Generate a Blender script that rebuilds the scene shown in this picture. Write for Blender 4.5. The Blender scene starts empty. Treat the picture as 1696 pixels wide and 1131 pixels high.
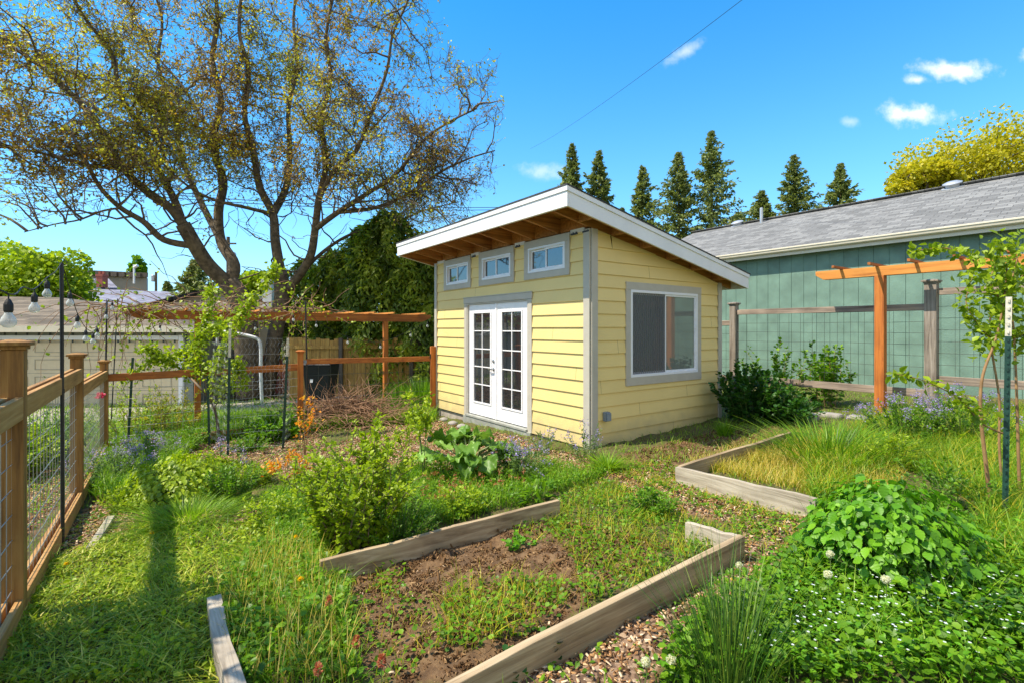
import bpy, math, random
import numpy as np
from mathutils import Vector
R = math.radians
rng = np.random.default_rng(7)
random.seed(7)
sc = bpy.context.scene
COL = sc.collection

# ------------------------------------------------------------------ camera, sky, sun, exposure
H = 1.65; F = 825.0
cam = bpy.data.cameras.new("Camera"); camo = bpy.data.objects.new("camera", cam); COL.objects.link(camo)
cam.sensor_width = 36; cam.lens = F/1696*36; cam.shift_y = -20.5/1696
cam.clip_end = 3000; cam.clip_start = 0.05
camo.location = (0, 0, H); camo.rotation_euler = (R(90), 0, 0)
sc.camera = camo
U = np.array([-.586, .810, 0]); U /= np.linalg.norm(U)      # along the shed's front wall, away from the camera
V = np.array([U[1], -U[0], 0])                               # into the shed, to the right
Z3 = np.array([0, 0, 1.0])
alpha = R(23); EL = R(57)
Lh = V*math.cos(alpha) - U*math.sin(alpha)
SUN = np.array([-Lh[0]*math.cos(EL), -Lh[1]*math.cos(EL), math.sin(EL)])
sl = bpy.data.lights.new("sun", 'SUN'); sl.energy = 5.0; sl.angle = R(.5); sl.color = (1, .9, .74)
so = bpy.data.objects.new("sun", sl); COL.objects.link(so)
so.rotation_euler = Vector(SUN).to_track_quat('Z', 'Y').to_euler(); so.location = (-8, -6, 20)
w = bpy.data.worlds.new("World"); sc.world = w; w.use_nodes = True
nt = w.node_tree; N = nt.nodes; Lk = nt.links
for n in list(N): N.remove(n)
def nd(t, **k):
    n = N.new(t)
    for a, b in k.items(): setattr(n, a, b)
    return n
def wm(op, a, b=None, c=None):
    n = nd('ShaderNodeMath', operation=op)
    for i, q in enumerate((a, b, c)):
        if q is None: continue
        if isinstance(q, (int, float)): n.inputs[i].default_value = q
        else: Lk.new(q, n.inputs[i])
    return n.outputs[0]
sky = nd('ShaderNodeTexSky', sky_type='NISHITA', sun_disc=False, sun_elevation=EL,
         sun_rotation=math.atan2(SUN[0], SUN[1]), altitude=0, air_density=1.0, dust_density=.2, ozone_density=2.5)
hsv = nd('ShaderNodeHueSaturation'); hsv.inputs['Saturation'].default_value = 1.2; hsv.inputs['Hue'].default_value = .5
hsv.inputs['Value'].default_value = 1.0
gain = nd('ShaderNodeMix', data_type='RGBA', blend_type='MULTIPLY'); gain.inputs[0].default_value = 1
Lk.new(sky.outputs[0], gain.inputs[6]); gain.inputs[7].default_value = (.8, 1.25, 1.42, 1)
Lk.new(gain.outputs[2], hsv.inputs['Color'])
tc = nd('ShaderNodeTexCoord'); sp = nd('ShaderNodeSeparateXYZ'); Lk.new(tc.outputs['Generated'], sp.inputs[0])
yy = wm('MAXIMUM', sp.outputs[1], .02)
cu = wm('DIVIDE', sp.outputs[0], yy); cw = wm('DIVIDE', sp.outputs[2], yy)
cx = nd('ShaderNodeCombineXYZ'); Lk.new(cu, cx.inputs[0]); Lk.new(cw, cx.inputs[1])
nz = nd('ShaderNodeTexNoise'); nz.inputs['Scale'].default_value = 16; nz.inputs['Detail'].default_value = 6; nz.inputs['Roughness'].default_value = .6
Lk.new(cx.outputs[0], nz.inputs['Vector'])
nzc = wm('SUBTRACT', nz.outputs['Fac'], .5)
acc = None
for (px, py, rx, ry, tilt, amp) in ((1585, 118, 62, 19, -.05, 1.0), (1518, 133, 24, 10, 0, .8), (1505, 190, 62, 21, .05, 1.0), (1410, 203, 18, 10, 0, .35),
                               (1132, 88, 46, 13, .55, .5), (900, 283, 44, 16, 0, .45), (1712, 92, 26, 14, 0, 1.0)):
    a = (px-848)/F; b = (545-py)/F
    dx = wm('SUBTRACT', cu, a); dy = wm('SUBTRACT', cw, b)
    ct, st = math.cos(tilt), math.sin(tilt)
    ex = wm('DIVIDE', wm('ADD', wm('MULTIPLY', dx, ct), wm('MULTIPLY', dy, st)), rx/F)
    ey = wm('DIVIDE', wm('SUBTRACT', wm('MULTIPLY', dy, ct), wm('MULTIPLY', dx, st)), ry/F)
    d = wm('SQRT', wm('ADD', wm('MULTIPLY', ex, ex), wm('MULTIPLY', ey, ey)))
    d = wm('ADD', d, wm('MULTIPLY', nzc, 3.0))
    mr = nd('ShaderNodeMapRange', interpolation_type='SMOOTHSTEP')
    mr.inputs['From Min'].default_value = 1.15; mr.inputs['From Max'].default_value = -.15
    mr.inputs['To Max'].default_value = amp
    Lk.new(d, mr.inputs['Value'])
    acc = mr.outputs[0] if acc is None else wm('MAXIMUM', acc, mr.outputs[0])
acc = wm('MULTIPLY', acc, wm('GREATER_THAN', sp.outputs[1], .05))
mxc = nd('ShaderNodeMix', data_type='RGBA'); Lk.new(acc, mxc.inputs['Factor']); hz = nd('ShaderNodeMix', data_type='RGBA'); Lk.new(hsv.outputs[0], hz.inputs[6]); hz.inputs[7].default_value = (3.4, 4.6, 5.9, 1)
Lk.new(wm('MULTIPLY', wm('POWER', 2.718, wm('MULTIPLY', wm('MAXIMUM', sp.outputs[2], 0.0), -5.0)), .85), hz.inputs['Factor'])
Lk.new(hz.outputs[2], mxc.inputs[6])
mxc.inputs[7].default_value = (6.0, 6.2, 6.6, 1)
# unseen broken cloud added behind the camera as neutral fill light
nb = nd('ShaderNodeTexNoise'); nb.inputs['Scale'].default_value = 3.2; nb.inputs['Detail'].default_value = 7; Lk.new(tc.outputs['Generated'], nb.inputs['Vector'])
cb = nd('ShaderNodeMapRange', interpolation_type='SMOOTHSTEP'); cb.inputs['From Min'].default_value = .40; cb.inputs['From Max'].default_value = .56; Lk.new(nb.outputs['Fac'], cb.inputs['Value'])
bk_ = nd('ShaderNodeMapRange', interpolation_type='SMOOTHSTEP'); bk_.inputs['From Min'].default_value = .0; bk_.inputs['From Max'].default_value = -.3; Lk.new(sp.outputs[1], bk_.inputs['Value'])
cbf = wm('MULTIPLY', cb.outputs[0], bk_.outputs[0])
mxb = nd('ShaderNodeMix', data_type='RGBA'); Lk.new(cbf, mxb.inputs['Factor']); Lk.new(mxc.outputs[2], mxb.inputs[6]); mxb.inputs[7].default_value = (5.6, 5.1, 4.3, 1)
bg = nd('ShaderNodeBackground'); bg.inputs['Strength'].default_value = .145
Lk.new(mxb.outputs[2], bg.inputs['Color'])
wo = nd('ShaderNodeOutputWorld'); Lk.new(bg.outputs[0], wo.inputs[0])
vs = sc.view_settings; vs.view_transform = 'Standard'; vs.look = 'None'; vs.gamma = 1; vs.exposure = 0.6; vs.use_curve_mapping = False
sc.cycles.max_bounces = 6; sc.cycles.transparent_max_bounces = 12; sc.cycles.use_denoising = True

# ------------------------------------------------------------------ geometry of the place
def GH(x, y):
    x = np.clip(x, -10, 7.5); y = np.clip(y, -5, 16)
    return .05*x - .0095*y + .03
def bump(x, y):
    return .012*np.sin(x*7.1+y*3.3)+.010*np.sin(x*-4.7+y*9.2+1)+.008*np.sin(x*17+y*13)+.006*np.sin(x*29-y*23+2)
def proj(P):
    P = np.atleast_2d(P); Y = np.maximum(P[:, 1], .05)
    return 848+F*P[:, 0]/Y, 545-F*(P[:, 2]-H)/Y
def at(px, py, Y): return np.array([(px-848)/F*Y, Y, H+(545-py)/F*Y])
def G(px, py, dz=0):
    Y = 5.0
    for _ in range(25):
        x = (px-848)/F*Y; Y = (H-GH(x, Y)-dz)*F/(py-545)
    x = (px-848)/F*Y
    return np.array([x, Y, GH(x, Y)+dz])
def inpoly(px, py, poly):
    ins = np.zeros(len(px), bool); n = len(poly)
    for i in range(n):
        x1, y1 = poly[i]; x2, y2 = poly[(i+1) % n]
        c = ((y1 > py) != (y2 > py)) & (px < (x2-x1)*(py-y1)/(y2-y1+1e-9)+x1)
        ins ^= c
    return ins
def zone(poly, dens, dz=0):
    g = [G(*(max(-250, min(1950, p[0])), max(p[1], 600))) for p in poly]
    g = np.array(g); x0, y0 = g[:, 0].min()-.1, g[:, 1].min()-.1; x1, y1 = g[:, 0].max()+.1, g[:, 1].max()+.1
    n = int((x1-x0)*(y1-y0)*dens)
    X = rng.uniform(x0, x1, n); Y = rng.uniform(y0, y1, n)
    P = np.stack([X, Y, GH(X, Y)], 1)
    px, py = proj(P); P = P[inpoly(px, py, poly)]
    P[:, 2] += dz
    return P

# shed frame of reference
C0 = np.array([1.074, 6.815, 0])          # near corner of the shed
def S(s, t, z): return C0 + V*s + U*t + Z3*z      # s into the shed, t along the front
def inshed(P, m=.03):
    d = P-C0; s = d@V; t = d@U
    return (s > -m) & (s < 3.13+m) & (t > -m) & (t < 4.57+m)

# ------------------------------------------------------------------ materials
def mat(name):
    m = bpy.data.materials.new(name); m.use_nodes = True
    return m, m.node_tree.nodes, m.node_tree.links, m.node_tree.nodes['Principled BSDF']
def ramp(n, cols, pos=None):
    r = n.new('ShaderNodeValToRGB'); e = r.color_ramp.elements
    while len(e) < len(cols): e.new(.5)
    for i, c in enumerate(cols):
        e[i].position = (pos[i] if pos else i/(len(cols)-1)); e[i].color = (*c, 1)
    return r
def plain(name, col, rough=.6, metal=0, noise=.12, nscale=6, bumpv=0, bscale=60):
    m, n, l, b = mat(name)
    t = n.new('ShaderNodeTexCoord'); z = n.new('ShaderNodeTexNoise'); z.inputs['Scale'].default_value = nscale; z.inputs['Detail'].default_value = 6
    l.new(t.outputs['Object'], z.inputs['Vector'])
    r = ramp(n, [tuple(max(0, c*(1-noise)) for c in col), col, tuple(min(1, c*(1+noise)) for c in col)], [.3, .5, .7])
    l.new(z.outputs['Fac'], r.inputs[0]); l.new(r.outputs[0], b.inputs['Base Color'])
    b.inputs['Roughness'].default_value = rough; b.inputs['Metallic'].default_value = metal
    if bumpv:
        z2 = n.new('ShaderNodeTexNoise'); z2.inputs['Scale'].default_value = bscale; z2.inputs['Detail'].default_value = 5
        l.new(t.outputs['Object'], z2.inputs['Vector'])
        bp = n.new('ShaderNodeBump'); bp.inputs['Strength'].default_value = bumpv; bp.inputs['Distance'].default_value = .01
        l.new(z2.outputs['Fac'], bp.inputs['Height']); l.new(bp.outputs[0], b.inputs['Normal'])
    return m
def wood(name, cols, axis, rough=.75, bumpv=.35, grain=26, pos=None, stain=0.0):
    """axis: unit direction of the grain"""
    m, n, l, b = mat(name)
    t = n.new('ShaderNodeTexCoord'); mp = n.new('ShaderNodeMapping')
    a = math.atan2(axis[1], axis[0])
    if abs(axis[2]) > .5: mp.inputs['Scale'].default_value = (grain, grain, grain*.045)
    else:
        mp.vector_type = 'TEXTURE'
        mp.inputs['Rotation'].default_value = (0, 0, a); mp.inputs['Scale'].default_value = (1/(grain*.045), 1/grain, 1/grain)
    l.new(t.outputs['Object'], mp.inputs[0])
    z = n.new('ShaderNodeTexNoise'); z.inputs['Scale'].default_value = 1.0; z.inputs['Detail'].default_value = 8; z.inputs['Roughness'].default_value = .65
    z.inputs['Distortion'].default_value = .5
    l.new(mp.outputs[0], z.inputs['Vector'])
    r = ramp(n, cols, pos); l.new(z.outputs['Fac'], r.inputs[0])
    z3 = n.new('ShaderNodeTexNoise'); z3.inputs['Scale'].default_value = 2.3; z3.inputs['Detail'].default_value = 5
    l.new(t.outputs['Object'], z3.inputs['Vector'])
    mx = n.new('ShaderNodeMix'); mx.data_type = 'RGBA'; mx.blend_type = 'MULTIPLY'; mx.inputs[0].default_value = .6+stain
    r3 = ramp(n, [(.55, .52, .5), (1, 1, 1), (1.0, 1.0, 1.0)], [.3, .55, .8]); l.new(z3.outputs['Fac'], r3.inputs[0])
    l.new(r.outputs[0], mx.inputs[6]); l.new(r3.outputs[0], mx.inputs[7]); l.new(mx.outputs[2], b.inputs['Base Color'])
    b.inputs['Roughness'].default_value = rough
    bp = n.new('ShaderNodeBump'); bp.inputs['Strength'].default_value = bumpv; bp.inputs['Distance'].default_value = .006
    l.new(z.outputs['Fac'], bp.inputs['Height']); l.new(bp.outputs[0], b.inputs['Normal'])
    return m
def leafm(name, cols, pos=None, transl=.4, rough=.45, spec=.35):
    if 'leaf' in name or 'grass' in name or 'blade' in name: cols = [(c[0]*1.12, c[1]*1.16, c[2]*.9) for c in cols]; transl = min(.45, transl)
    m, n, l, b = mat(name)
    a = n.new('ShaderNodeAttribute'); a.attribute_name = 'rnd'
    r = ramp(n, cols, pos); l.new(a.outputs['Fac'], r.inputs[0]); l.new(r.outputs[0], b.inputs['Base Color'])
    b.inputs['Roughness'].default_value = rough; b.inputs['Specular IOR Level'].default_value = spec
    tr = n.new('ShaderNodeBsdfTranslucent')
    mu = n.new('ShaderNodeMix'); mu.data_type = 'RGBA'; mu.blend_type = 'MULTIPLY'; mu.inputs[0].default_value = 1
    l.new(r.outputs[0], mu.inputs[6]); mu.inputs[7].default_value = (1.5, 1.5, .8, 1); l.new(mu.outputs[2], tr.inputs[0])
    ms = n.new('ShaderNodeMixShader'); ms.inputs[0].default_value = transl
    l.new(b.outputs[0], ms.inputs[1]); l.new(tr.outputs[0], ms.inputs[2])
    l.new(ms.outputs[0], n['Material Output'].inputs[0])
    return m
VX = tuple(V); UX = tuple(U)
Mt = {}
Mt['orange_v'] = wood('cedar_along_v', [(.2, .055, .01), (.42, .13, .02), (.52, .2, .04)], V, pos=[.3, .5, .72])
Mt['orange_u'] = wood('cedar_along_u', [(.42, .14, .02), (.66, .26, .045), (.72, .34, .08)], U, pos=[.3, .5, .72])
Mt['orange_z'] = wood('cedar_upright', [(.26, .07, .01), (.5, .15, .02), (.58, .21, .035)], Z3, pos=[.3, .5, .72])
Mt['fence_u'] = wood('fence_wood_along_u', [(.24, .11, .025), (.42, .22, .06), (.54, .33, .12)], U, pos=[.3, .5, .72])
Mt['fence_z'] = wood('fence_wood_upright', [(.13, .055, .012), (.3, .145, .03), (.42, .23, .06)], Z3, pos=[.3, .5, .72])
Mt['grey_u'] = wood('weathered_wood_along_u', [(.12, .085, .06), (.3, .24, .19), (.47, .36, .27)], U, grain=30, pos=[.32, .5, .68], stain=.2)
Mt['grey_z'] = wood('weathered_wood_upright', [(.1, .08, .06), (.25, .21, .17), (.38, .33, .28)], Z3, grain=34, pos=[.32, .5, .68], bumpv=.7, stain=.2)
Mt['plank_u'] = wood('bed_plank_along_u', [(.22, .18, .13), (.44, .38, .29), (.58, .52, .42)], U, grain=24, pos=[.3, .5, .7], bumpv=.6, stain=.2)
Mt['plank_v'] = wood('bed_plank_along_v', [(.16, .1, .05), (.38, .28, .16), (.56, .44, .28)], V, grain=24, pos=[.3, .5, .7], bumpv=.6, stain=.25)
Mt['rafter'] = wood('rafter_wood', [(.2, .075, .018), (.46, .2, .05), (.58, .28, .08)], V, pos=[.3, .5, .7])
Mt['yfence'] = wood('yellow_cedar_upright', [(.24, .13, .03), (.44, .26, .06), (.55, .36, .1)], Z3, pos=[.3, .5, .7])
Mt['darkfence'] = wood('dark_board_upright', [(.04, .03, .025), (.1, .08, .06), (.16, .13, .1)], Z3, pos=[.3, .5, .7])
Mt['trim'] = plain('grey_trim_paint', (.46, .43, .36), .5, noise=.06, bumpv=.1)
Mt['white'] = plain('white_paint', (.8, .8, .82), .35, noise=.04)
Mt['fascia'] = plain('fascia_white_paint', (.78, .78, .78), .5, noise=.05, nscale=3)
Mt['vinyl'] = plain('white_vinyl', (.78, .8, .84), .3, noise=.02)
Mt['sill'] = plain('door_sill_paint', (.3, .31, .28), .6, noise=.2, bumpv=.2)
Mt['concrete'] = plain('concrete', (.36, .32, .28), .9, noise=.2, bumpv=.5, nscale=5)
Mt['black'] = plain('black_steel', (.012, .012, .014), .45)
Mt['rubber'] = plain('black_rubber', (.015, .015, .015), .6)
Mt['greenpost'] = plain('green_post_paint', (.012, .05, .035), .45, noise=.3, nscale=30)
Mt['whitetip'] = plain('chipped_white_paint', (.6, .56, .45), .6, noise=.25, nscale=40)
Mt['wire'] = plain('galvanised_wire', (.4, .41, .4), .4, metal=.6)
Mt['wiredark'] = plain('dark_wire', (.05, .06, .05), .5, metal=.4)
Mt['steel'] = plain('brushed_nickel', (.5, .5, .5), .3, metal=1)
Mt['box'] = plain('outlet_grey', (.2, .24, .28), .5)
Mt['pvc'] = plain('white_pipe', (.7, .72, .75), .4)
Mt['bin'] = plain('dark_bin_plastic', (.012, .014, .016), .6)
Mt['brick'] = plain('brick_red', (.3, .09, .06), .85, noise=.3, nscale=20)
Mt['guttercream'] = plain('cream_gutter', (.7, .64, .5), .5, noise=.05)
Mt['vent'] = plain('roof_vent_metal', (.5, .52, .54), .4, metal=.5)
Mt['bark'] = plain('bark', (.12, .09, .055), .9, noise=.5, nscale=9, bumpv=1.0, bscale=25)
Mt['twig'] = plain('twig_bark', (.15, .11, .07), .85, noise=.3, nscale=3)
Mt['cane'] = plain('cane_bark', (.3, .17, .07), .7, noise=.35, nscale=12)
Mt['stem'] = plain('green_stem', (.12, .17, .04), .6)
Mt['stone'] = plain('field_stone', (.3, .28, .25), .9, noise=.25, nscale=8, bumpv=.6, bscale=30)
Mt['deadtwig'] = plain('dead_twig', (.28, .16, .09), .85, noise=.4, nscale=8)
Mt['underlay'] = plain('house_wrap', (.7, .7, .68), .6)

def lapm(name, col, v=.06):
    m, n, l, b = mat(name)
    t = n.new('ShaderNodeTexCoord'); z = n.new('ShaderNodeTexNoise'); z.inputs['Scale'].default_value = 1.6; z.inputs['Detail'].default_value = 7
    l.new(t.outputs['Object'], z.inputs['Vector'])
    a = n.new('ShaderNodeAttribute'); a.attribute_name = 'rnd'
    ad = n.new('ShaderNodeMath'); ad.operation = 'MULTIPLY_ADD'; ad.inputs[1].default_value = .35
    l.new(a.outputs['Fac'], ad.inputs[0]); l.new(z.outputs['Fac'], ad.inputs[2])
    r = ramp(n, [tuple(c*(1-v) for c in col), col, tuple(c*(1+v) for c in col)], [.4, .65, .9]); l.new(ad.outputs[0], r.inputs[0])
    # dirt splashed up from the soil: its own shape, low on the wall
    sx = n.new('ShaderNodeSeparateXYZ'); l.new(t.outputs['Object'], sx.inputs[0])
    z4 = n.new('ShaderNodeTexNoise'); z4.inputs['Scale'].default_value = 5; z4.inputs['Detail'].default_value = 8; l.new(t.outputs['Object'], z4.inputs['Vector'])
    m2 = n.new('ShaderNodeMath'); m2.operation = 'MULTIPLY_ADD'; m2.inputs[1].default_value = -.55; l.new(z4.outputs['Fac'], m2.inputs[0]); l.new(sx.outputs[2], m2.inputs[2])
    mr = n.new('ShaderNodeMapRange'); mr.inputs['From Min'].default_value = .12; mr.inputs['From Max'].default_value = -.25; mr.inputs['To Max'].default_value = .5
    l.new(m2.outputs[0], mr.inputs[0])
    mx = n.new('ShaderNodeMix'); mx.data_type = 'RGBA'; l.new(mr.outputs[0], mx.inputs[0]); l.new(r.outputs[0], mx.inputs[6]); mx.inputs[7].default_value = (.3, .26, .17, 1)
    l.new(mx.outputs[2], b.inputs['Base Color'])
    b.inputs['Roughness'].default_value = .55
    mp = n.new('ShaderNodeMapping'); mp.inputs['Scale'].default_value = (4, 4, 120); l.new(t.outputs['Object'], mp.inputs[0])
    z2 = n.new('ShaderNodeTexNoise'); z2.inputs['Scale'].default_value = 1; z2.inputs['Detail'].default_value = 4; l.new(mp.outputs[0], z2.inputs['Vector'])
    bp = n.new('ShaderNodeBump'); bp.inputs['Strength'].default_value = .12; bp.inputs['Distance'].default_value = .004
    l.new(z2.outputs['Fac'], bp.inputs['Height']); l.new(bp.outputs[0], b.inputs['Normal'])
    return m
Mt['siding'] = lapm('yellow_siding', (.76, .59, .23))
Mt['teal'] = plain('teal_panel_paint', (.15, .25, .195), .6, noise=.2, nscale=2.5, bumpv=.5, bscale=35)
Mt['beige'] = plain('beige_siding', (.5, .43, .3), .7, noise=.07)
Mt['sagegrey'] = plain('grey_board_siding', (.2, .22, .2), .7, noise=.07)
Mt['garagedoor'] = plain('cream_garage_door', (.66, .56, .38), .55, noise=.06)
def shingle(name, cols, ax, rowh=.14, w=.3, slope=1):
    m, n, l, b = mat(name)
    t = n.new('ShaderNodeTexCoord'); mp = n.new('ShaderNodeMapping'); mp.vector_type = 'TEXTURE'
    mp.inputs['Rotation'].default_value = (0, 0, math.atan2(ax[1], ax[0])); l.new(t.outputs['Object'], mp.inputs[0])
    br = n.new('ShaderNodeTexBrick'); br.inputs['Scale'].default_value = 1; br.inputs['Brick Width'].default_value = w
    br.inputs['Row Height'].default_value = rowh; br.inputs['Mortar Size'].default_value = .006; br.inputs['Mortar Smooth'].default_value = .3
    br.inputs['Color1'].default_value = (0, 0, 0, 1); br.inputs['Color2'].default_value = (1, 1, 1, 1); br.inputs['Mortar'].default_value = (0, 0, 0, 1); br.offset = .37
    l.new(mp.outputs[0], br.inputs['Vector'])
    z = n.new('ShaderNodeTexNoise'); z.inputs['Scale'].default_value = 7; z.inputs['Detail'].default_value = 9; z.inputs['Roughness'].default_value = .8; l.new(t.outputs['Object'], z.inputs['Vector'])
    md = n.new('ShaderNodeMix'); md.data_type = 'RGBA'; md.inputs[0].default_value = .45; l.new(br.outputs['Color'], md.inputs[6]); l.new(z.outputs['Fac'], md.inputs[7])
    r = ramp(n, cols, [.2, .5, .8]); l.new(md.outputs[2], r.inputs[0])
    mk = n.new('ShaderNodeMix'); mk.data_type = 'RGBA'; l.new(br.outputs['Fac'], mk.inputs[0]); l.new(r.outputs[0], mk.inputs[6]); mk.inputs[7].default_value = (*[c*.4 for c in cols[0]], 1)
    l.new(mk.outputs[2], b.inputs['Base Color']); b.inputs['Roughness'].default_value = .9
    bp = n.new('ShaderNodeBump'); bp.inputs['Strength'].default_value = .6; bp.inputs['Distance'].default_value = .012; bp.invert = True
    l.new(br.outputs['Fac'], bp.inputs['Height']); l.new(bp.outputs[0], b.inputs['Normal'])
    return m
Mt['shingle_grey'] = shingle('grey_shingles', [(.125, .125, .12), (.18, .18, .175), (.25, .25, .24)], U)
Mt['shingle_brown'] = shingle('brown_shingles', [(.07, .055, .035), (.14, .11, .075), (.22, .175, .125)], (1, 0, 0), .2, .4)
Mt['shingle_purple'] = shingle('slate_shingles', [(.12, .12, .16), (.2, .2, .26), (.28, .28, .33)], (1, 0, 0), .3, .5)
Mt['shingle_black'] = shingle('black_shingles', [(.02, .02, .02), (.04, .04, .045), (.07, .07, .07)], U)
def glassm(name, base, fac=.9):
    m, n, l, b = mat(name)
    b.inputs['Base Color'].default_value = (*base, 1); b.inputs['Roughness'].default_value = .03
    b.inputs['IOR'].default_value = 1.9; b.inputs['Specular IOR Level'].default_value = .75
    t = n.new('ShaderNodeTexCoord'); z = n.new('ShaderNodeTexNoise'); z.inputs['Scale'].default_value = 1.5; l.new(t.outputs['Object'], z.inputs['Vector'])
    bp = n.new('ShaderNodeBump'); bp.inputs['Strength'].default_value = .04; bp.inputs['Distance'].default_value = .02
    l.new(z.outputs['Fac'], bp.inputs['Height']); l.new(bp.outputs[0], b.inputs['Normal'])
    return m
Mt['glass'] = glassm('window_glass', (.018, .022, .026))
Mt['glass_light'] = glassm('window_glass_blind', (.18, .2, .18))
Mt['screen'] = plain('insect_screen', (.055, .06, .065), .7, noise=.2, nscale=3)
def bulbglass():
    m, n, l, b = mat('clear_bulb_glass')
    tr = n.new('ShaderNodeBsdfTransparent'); tr.inputs[0].default_value = (.93, .95, .95, 1)
    b.inputs['Base Color'].default_value = (.75, .78, .76, 1); b.inputs['Roughness'].default_value = .05
    lw = n.new('ShaderNodeLayerWeight'); lw.inputs[0].default_value = .45
    mr = n.new('ShaderNodeMapRange'); mr.inputs['To Min'].default_value = .3; mr.inputs['To Max'].default_value = .95; l.new(lw.outputs['Facing'], mr.inputs[0])
    ms = n.new('ShaderNodeMixShader'); l.new(mr.outputs[0], ms.inputs[0]); l.new(tr.outputs[0], ms.inputs[1]); l.new(b.outputs[0], ms.inputs[2])
    l.new(ms.outputs[0], n['Material Output'].inputs[0]); return m
Mt['bulb'] = bulbglass()

Lf = {}
Lf['lime'] = leafm('bright_leaf', [(.13, .19, .01), (.25, .34, .015), (.4, .47, .03)])
Lf['green'] = leafm('fresh_green_leaf', [(.045, .11, .008), (.1, .22, .01), (.22, .36, .018)])
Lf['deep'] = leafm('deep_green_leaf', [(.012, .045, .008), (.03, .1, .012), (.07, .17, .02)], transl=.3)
Lf['balm'] = leafm('balm_leaf', [(.05, .14, .008), (.1, .26, .01), (.18, .37, .018)], transl=.35)
Lf['clip'] = leafm('grass_clippings', [(.1, .16, .015), (.26, .32, .02), (.46, .48, .05), (.6, .52, .16)], pos=[0, .4, .8, 1])
Lf['grass'] = leafm('grass_blade', [(.065, .15, .01), (.15, .28, .013), (.29, .42, .025)])
Lf['gold'] = leafm('dry_golden_grass', [(.2, .22, .03), (.5, .36, .08), (.72, .55, .24)], pos=[0, .35, 1], transl=.35)
Lf['seedy'] = leafm('seeding_grass', [(.16, .24, .012), (.34, .36, .025), (.58, .42, .05)])
Lf['rush'] = leafm('rush_blade', [(.015, .05, .008), (.04, .11, .012), (.14, .2, .03)], transl=.15)
Lf['orange'] = leafm('orange_leaf', [(.45, .12, .01), (.7, .27, .02), (.6, .38, .04)])
Lf['yellow'] = leafm('yellow_green_leaf', [(.22, .21, .012), (.4, .36, .015), (.56, .46, .03)])
Lf['willow'] = leafm('willow_leaf', [(.24, .13, .03), (.34, .24, .035), (.38, .36, .04), (.5, .5, .06)], pos=[0, .3, .6, 1], transl=.5)
Lf['conifer'] = leafm('fir_needles', [(.08, .12, .035), (.17, .22, .055), (.3, .33, .1)], transl=.3)
Lf['cedar'] = leafm('cedar_spray', [(.07, .12, .012), (.2, .28, .02), (.42, .47, .04)], transl=.4)
Lf['purple'] = leafm('purple_petal', [(.2, .15, .4), (.32, .27, .6), (.5, .42, .7)])
Lf['mauve'] = leafm('catmint_leaf', [(.06, .12, .04), (.12, .2, .07), (.22, .28, .14)])
Lf['whitefl'] = leafm('white_petal', [(.7, .75, .85), (.85, .88, .95)])
Lf['yellowfl'] = leafm('yellow_petal', [(.8, .55, .01), (.9, .7, .02)])
Lf['redfl'] = leafm('red_clover', [(.3, .06, .04), (.5, .15, .08), (.55, .3, .15)])
Lf['pink'] = leafm('pink_petal', [(.6, .03, .12), (.75, .08, .2)])
Lf['rhubarb'] = leafm('rhubarb_leaf', [(.08, .17, .02), (.13, .25, .04), (.2, .34, .07)], transl=.25)
Lf['chip'] = leafm('wood_chip', [(.07, .035, .018), (.26, .13, .055), (.46, .27, .12), (.7, .56, .4)], transl=0, rough=.9, spec=.1)
Lf['crumb'] = leafm('soil_crumb', [(.07, .036, .016), (.17, .095, .042), (.34, .22, .11)], transl=0, rough=.95, spec=.1)
Lf['fluff'] = leafm('seed_fluff', [(.6, .6, .52), (.8, .8, .74)], transl=.5)

# ------------------------------------------------------------------ object helpers
WL = {}
def thing(name, label, cat, loc=(0, 0, 0), group=None):
    o = bpy.data.objects.new(name, None); COL.objects.link(o); o.location = tuple(loc)
    o.empty_display_size = .1; o['label'] = label; o['category'] = cat
    if group: o['group'] = group
    WL[o.name] = np.array(loc, float)
    return o
def tag(o, label=None, cat=None, group=None, kind=None):
    for k, v in (('label', label), ('category', cat), ('group', group), ('kind', kind)):
        if v: o[k] = v
    return o
def link(me, name, m, parent, smooth=False):
    o = bpy.data.objects.new(name, me); COL.objects.link(o)
    if m: me.materials.append(m)
    if parent is not None:
        o.parent = parent; WL[o.name] = WL[parent.name]
    else: WL[o.name] = np.zeros(3)
    if smooth: me.polygons.foreach_set('use_smooth', [True]*len(me.polygons))
    return o
def heavy(name, Vv, Ff, m, parent=None, rnd=None, smooth=False):
    Vv = np.asarray(Vv, np.float64); Ff = np.asarray(Ff, np.int32)
    if parent is not None: Vv = Vv - WL[parent.name]
    me = bpy.data.meshes.new(name); k = Ff.shape[1]
    me.vertices.add(len(Vv)); me.vertices.foreach_set('co', Vv.astype(np.float32).ravel())
    me.loops.add(Ff.size); me.loops.foreach_set('vertex_index', Ff.ravel())
    me.polygons.add(len(Ff)); me.polygons.foreach_set('loop_start', np.arange(0, Ff.size, k, dtype=np.int32))
    me.polygons.foreach_set('loop_total', np.full(len(Ff), k, np.int32))
    if rnd is not None:
        a = me.attributes.new('rnd', 'FLOAT', 'POINT'); a.data.foreach_set('value', np.asarray(rnd, np.float32))
    me.update(calc_edges=True)
    return link(me, name, m, parent, smooth)
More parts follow.
